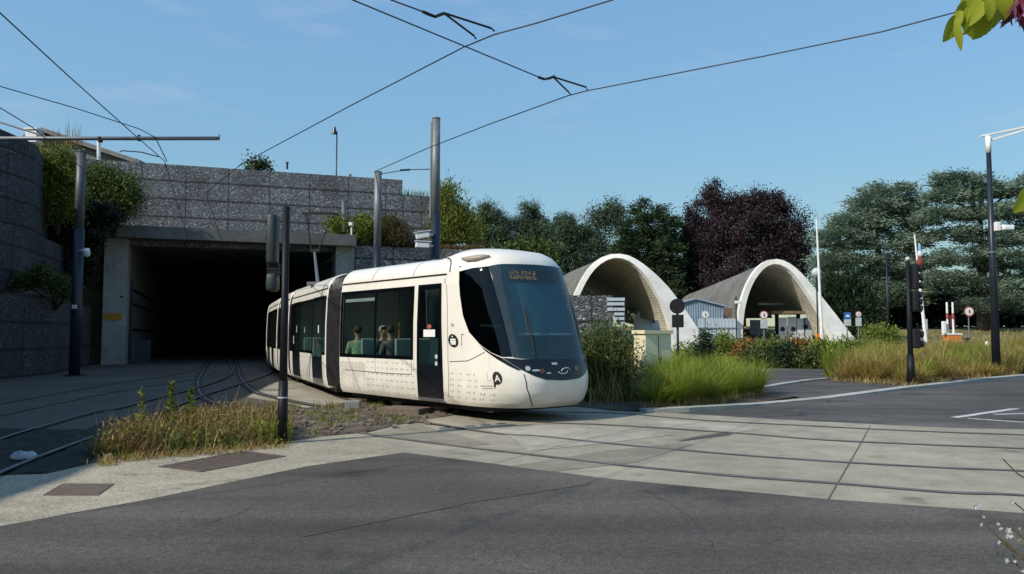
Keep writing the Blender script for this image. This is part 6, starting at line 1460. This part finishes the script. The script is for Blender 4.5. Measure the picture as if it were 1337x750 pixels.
for (x0, y0, x1, y1, w, ny, dy) in ((1247, 22, 1240, 50, 22, (.5, -1, .2), 0), (1248, 24, 1254, 60, 10, (-.6, -1, 0), -.01), (1266, 10, 1276, 44, 34, (-.2, -1, .3), .01), (1290, 12, 1281, 46, 30, (.5, -1, .2), -.01), (1262, 4, 1254, 30, 26, (.5, -1, .3), .02), (1278, -12, 1262, 16, 30, (.2, -1, .5), .02), (1302, -10, 1316, 20, 30, (-.1, -1, .3), -.02), (1296, -14, 1288, 24, 26, (.3, -1, .2), .0), (1322, -20, 1312, 6, 26, (0, -1, .4), .01), (1352, 240, 1334, 274, 26, (.3, -1, .2), 0), (1284, 2, 1268, 26, 20, (-.5, -1, .1), -.03), (1300, 6, 1304, 32, 18, (.6, -1, .1), -.03), (1254, 14, 1246, 36, 14, (-.3, -1, .5), .01), (1272, 18, 1266, 42, 16, (.5, -1, -.2), -.02), (1290, -4, 1296, 22, 16, (0, -1, .2), -.04)):
    a = P(x0, y0, Yl + dy); c = P(x1, y1, Yl + dy - .01); d = c - a; lf = roseleaf(a, d, Vector(ny), d.length * 1.05, w * Yl / F); obj('leaf', lf, M['l_rose'], t, True)
C0 = P(1328, 4, Yl); n = 110; ang = RNG.normal(size=(n, 2)) * .55; D = np.stack([ang[:, 0] - .35, ang[:, 1] * .5, -1 + 0 * ang[:, 0]], 1); D /= np.linalg.norm(D, axis=1, keepdims=True)
Lp = .030 + .02 * RNG.random(n); V, Fq = leaves(np.array(C0) + RNG.normal(size=(n, 3)) * [.020, .012, .010] + D * Lp[:, None] * .5, D, Lp, .009); npobj('flower', V, Fq, M['petal'], t)
# gaura-like white flowers low at the right
gb = Vector((2.45, 3.0, 0)); t = thing('flowering_plant', 'thin stemmed plant with small white flowers at the lower right corner', 'plant', gb); Yg = 3.1
def stem(pts, r0=.004): b.tube([P(x, y, Yg) for x, y in pts], [r0 * (1 - .12 * i) for i in range(len(pts))], 5)
b = MB(); b.tube([gb, P(1390, 780, Yg)], .005, 5)
stem([(1390, 780), (1345, 735), (1302, 700), (1288, 685), (1276, 659)]); stem([(1390, 780), (1350, 715), (1322, 690), (1304, 684)]); stem([(1390, 780), (1345, 752), (1325, 735), (1314, 732)]); stem([(1400, 760), (1360, 690), (1335, 665), (1323, 655)]); stem([(1345, 735), (1316, 715), (1304, 706)]); stem([(1400, 740), (1370, 640), (1330, 620), (1308, 598)])
obj('stem', b, mat('reddish stem', (.16, .11, .05), rough=.6), t)
fl = []
def flower(px, py, r, n=5):
    c = np.array(P(px, py, Yg - .01)); a0 = RNG.random() * 6; D = np.array([[math.cos(a0 + k * 1.2566), -.5 + .4 * RNG.random(), math.sin(a0 + k * 1.2566)] for k in range(n)]); D /= np.linalg.norm(D, axis=1, keepdims=True); r_ = r * .85 * Yg / F; return leaves(c + D * r_ * .5, D, r_ * 1.1, r_ * .75, np.tile([[0, -1., 0]], (n, 1)) + RNG.normal(size=(n, 3)) * .2)
Vs, Fs, k = [], [], 0
for px, py, r in ((1277, 660, 5), (1273, 662, 4), (1279, 664, 3), (1284, 675, 3), (1281, 685, 3), (1303, 684, 3.5), (1306, 690, 4), (1316, 693, 6), (1319, 699, 5.5), (1314, 700, 5), (1303, 708, 4), (1314, 732, 4.5), (1322, 655, 3.5), (1325, 733, 3), (1308, 598, 2.6), (1331, 690, 2.5), (1335, 745, 4)):
    V, Fq = flower(px, py, r); Vs.append(V); Fs.append(Fq + k); k += len(V)
npobj('flowers', np.concatenate(Vs), np.concatenate(Fs), M['wpetal'], t)
n = 90; xs = RNG.uniform(1300, 1420, n); ys = RNG.uniform(668, 790, n); ok = (xs - 1290) * 1.0 > (ys < 700) * 25
Cn = np.array([P(x, y, Yg + .12 * RNG.random()) for x, y in zip(xs[ok], ys[ok])]); V, Fq = leaves(Cn, rnd_dir(len(Cn)), .035, .009); npobj('leaves', V, Fq, M['l_shrub'], t)
# ------------------------------------------------------------------ passengers
def skinmesh(joints, edges, radii, sub=2):
    me = bpy.data.meshes.new('sk'); me.from_pydata([tuple(j) for j in joints], edges, []); o = bpy.data.objects.new('sk', me); COL.objects.link(o)
    o.modifiers.new('s', 'SKIN'); sv = me.skin_vertices[0].data
    for i, r in enumerate(radii): sv[i].radius = (r, r) if not isinstance(r, tuple) else r
    sv[0].use_root = True; q = o.modifiers.new('u', 'SUBSURF'); q.levels = sub; q.render_levels = sub
    dg = bpy.context.evaluated_depsgraph_get(); ev = o.evaluated_get(dg); m_ = ev.to_mesh(); V = [tuple(v.co) for v in m_.vertices]; Fc = [tuple(p.vertices) for p in m_.polygons]; ev.to_mesh_clear(); bpy.data.objects.remove(o); return V, Fc
def person(label, seat_pt, fwd, shirt, hair, lean=.0):
    """seated figure; seat_pt = point on the seat, fwd = facing"""
    f = Vector(fwd).normalized(); r = Vector((f.y, -f.x, 0)); o_ = Vector(seat_pt); t = thing('person', label, 'person', o_)
    def L(a, s, z): return o_ + f * a + r * s + Vector((0, 0, z))
    J = [L(0, 0, .10), L(.02 + lean * .3, 0, .30), L(.02 + lean * .7, 0, .48), L(.03 + lean, 0, .57), L(.05 + lean, 0, .66), L(.06 + lean, 0, .74), L(.05 + lean, 0, .83)]
    R = [.145, .135, .15, .07, .055, .095, .085]; Ed = [(i, i + 1) for i in range(6)]
    for s in (-1, 1):
        k = len(J); J += [L(.02 + lean * .8, .18 * s, .50), L(.06, .235 * s, .25), L(.26, .17 * s, .16), L(.36, .13 * s, .15)]; R += [.065, .048, .036, .03]; Ed += [(2, k), (k, k + 1), (k + 1, k + 2), (k + 2, k + 3)]
        for q in range(5):
            kk = len(J); J.append(L(.40 + (.03 if q in (1, 2) else .01), .13 * s + (q - 2) * .017, .14)); R.append(.0095); Ed.append((k + 3, kk)); J.append(L(.43 + (.035 if q in (1, 2) else .01), .13 * s + (q - 2) * .019, .115)); R.append(.008); Ed.append((kk, kk + 1))
        k = len(J); J += [L(.20, .10 * s, .07), L(.44, .12 * s, .07), L(.46, .12 * s, -.20), L(.45, .12 * s, -.38), L(.58, .13 * s, -.41)]; R += [.09, .062, .055, .04, .038]; Ed += [(0, k), (k, k + 1), (k + 1, k + 2), (k + 2, k + 3), (k + 3, k + 4)]
    V, Fc = skinmesh(J, Ed, R); b = MB(); b.add(V, Fc)
    h = L(.06 + lean, 0, .78)
    body = obj('body', b, M['skin'], t, True)
    b = MB(); b.sphere(h + f * .105 + Vector((0, 0, -.01)), .018, n=8)
    for s in (-1, 1): b.sphere(h + r * .09 * s, .028, .5, .8, 1.2, 8)
    obj('face_parts', b, M['skin'], t, True)
    b = MB()
    for s in (-1, 1): b.sphere(h + f * .09 + r * .035 * s + Vector((0, 0, .02)), .012, n=8)
    obj('eyes', b, M['blackmat'], t)
    def clo(name, idx, grow, m):
        ids = idx; mp = {q: i for i, q in enumerate(ids)}; ee = [(mp[a], mp[c]) for a, c in Ed if a in mp and c in mp]; V, Fc = skinmesh([J[q] for q in ids], ee, [R[q] + grow for q in ids]); b = MB(); b.add(V, Fc); obj(name, b, m, t, True)
    k0 = 7; per = 4 + 10 + 5
    clo('shirt', [0, 1, 2, 3, k0, k0 + 1, k0 + 2, k0 + per, k0 + per + 1, k0 + per + 2], .016, shirt)
    lg = [0] + [k0 + 14 + i for i in range(4)] + [k0 + per + 14 + i for i in range(4)]; clo('trousers', lg, .014, M['trouser'])
    b = MB(); b.sphere(h - f * .02 + Vector((0, 0, .035)), .108, .92, 1.0, .95, 14); keep = [fc for fc in b.f if all((Vector(b.v[i]) - h).dot(f) < .06 or b.v[i][2] > h.z + .075 for i in fc) and all(b.v[i][2] > h.z - .06 for i in fc)]; b.f = keep; b.mi = [0] * len(keep); obj('hair', b, hair, t, True)
    return t
def seatpt(u, v): return m1.C + m1.h * u + m1.r * v + Vector((0, 0, .86))
u1 = u_for(m1, 467.5, -.88, 1.4); u2_ = u_for(m1, 498, -.62, 1.4); u3_ = u_for(m1, 511, -.5, 1.4)
person('passenger in a green patterned shirt seated at the tram window', seatpt(u1, -.88), m1.h * -1 + m1.r * .35, M['shirtg'], M['hair'])
person('passenger in dark blue seen through the middle of the tram window', seatpt(u2_, -.62), m1.h + m1.r * .2, M['shirtb'], M['greyhair'])
person('passenger in grey clothing beside the right seat back in the tram', seatpt(u3_, -.50), -m1.h, M['shirtw'], M['hair'])
# ------------------------------------------------------------------ light, sky, camera
SUN_AZ = math.atan2(-.56, -.83); SUN_EL = math.radians(38)
sd = Vector((math.cos(SUN_AZ) * math.cos(SUN_EL), math.sin(SUN_AZ) * math.cos(SUN_EL), math.sin(SUN_EL)))
sl = bpy.data.lights.new('sun', 'SUN'); sl.energy = 3.9; sl.angle = math.radians(.53); sl.color = (1.0, .93, .82)
so = bpy.data.objects.new('sun', sl); COL.objects.link(so); so.rotation_euler = sd.to_track_quat('Z', 'Y').to_euler()
w = bpy.data.worlds.new('World'); sc.world = w; w.use_nodes = True; nt = w.node_tree; bg = nt.nodes['Background']
sky = nt.nodes.new('ShaderNodeTexSky'); sky.sky_type = 'NISHITA'; sky.sun_disc = False; sky.sun_elevation = SUN_EL; sky.sun_rotation = math.atan2(sd.x, sd.y)
sky.air_density = 1.15; sky.dust_density = .3; sky.ozone_density = 1.0
# faint wisps of high cloud in the sky
tc = nt.nodes.new('ShaderNodeTexCoord'); mp = nt.nodes.new('ShaderNodeMapping'); mp.inputs['Scale'].default_value = (2.2, 2.2, 9); nt.links.new(tc.outputs['Generated'], mp.inputs['Vector'])
nz = nt.nodes.new('ShaderNodeTexNoise'); nz.inputs['Scale'].default_value = 1.6; nz.inputs['Detail'].default_value = 7; nz.inputs['Roughness'].default_value = .6; nt.links.new(mp.outputs[0], nz.inputs['Vector'])
mr = nt.nodes.new('ShaderNodeMapRange'); mr.inputs['From Min'].default_value = .56; mr.inputs['From Max'].default_value = .8; mr.inputs['To Max'].default_value = .45; nt.links.new(nz.outputs['Fac'], mr.inputs['Value'])
mx = nt.nodes.new('ShaderNodeMix'); mx.data_type = 'RGBA'; mx.inputs['B'].default_value = (3.6, 4.1, 4.9, 1); nt.links.new(mr.outputs[0], mx.inputs['Factor']); 
# even out the sky's brightness from zenith to horizon, keep its hue
bw = nt.nodes.new('ShaderNodeRGBToBW'); nt.links.new(sky.outputs[0], bw.inputs[0])
cl = nt.nodes.new('ShaderNodeMath'); cl.operation = 'MAXIMUM'; cl.inputs[1].default_value = 1.2; nt.links.new(bw.outputs[0], cl.inputs[0])
dv_ = nt.nodes.new('ShaderNodeMath'); dv_.operation = 'DIVIDE'; dv_.inputs[1].default_value = 2.66; nt.links.new(cl.outputs[0], dv_.inputs[0])
pw = nt.nodes.new('ShaderNodeMath'); pw.operation = 'POWER'; pw.inputs[1].default_value = -.62; nt.links.new(dv_.outputs[0], pw.inputs[0])
s1 = nt.nodes.new('ShaderNodeVectorMath'); s1.operation = 'SCALE'; nt.links.new(sky.outputs[0], s1.inputs[0]); nt.links.new(pw.outputs[0], s1.inputs['Scale'])
s2 = nt.nodes.new('ShaderNodeVectorMath'); s2.operation = 'MULTIPLY'; s2.inputs[1].default_value = (.82, 1.03, 1.09); nt.links.new(s1.outputs[0], s2.inputs[0])
nt.links.new(s2.outputs[0], mx.inputs['A'])
nt.links.new(mx.outputs['Result'], bg.inputs['Color']); bg.inputs['Strength'].default_value = .125
cd = bpy.data.cameras.new('camera'); co = bpy.data.objects.new('camera', cd); COL.objects.link(co); co.location = (0, 0, H); co.rotation_euler = (math.pi / 2 + TH, 0, 0)
cd.sensor_width = 36; cd.lens = 36 * F / 1337; cd.clip_start = .05; cd.clip_end = 3000; sc.camera = co
sc.view_settings.view_transform = 'Standard'; sc.view_settings.look = 'None'; sc.view_settings.exposure = .27; sc.view_settings.gamma = 1; sc.view_settings.use_curve_mapping = False
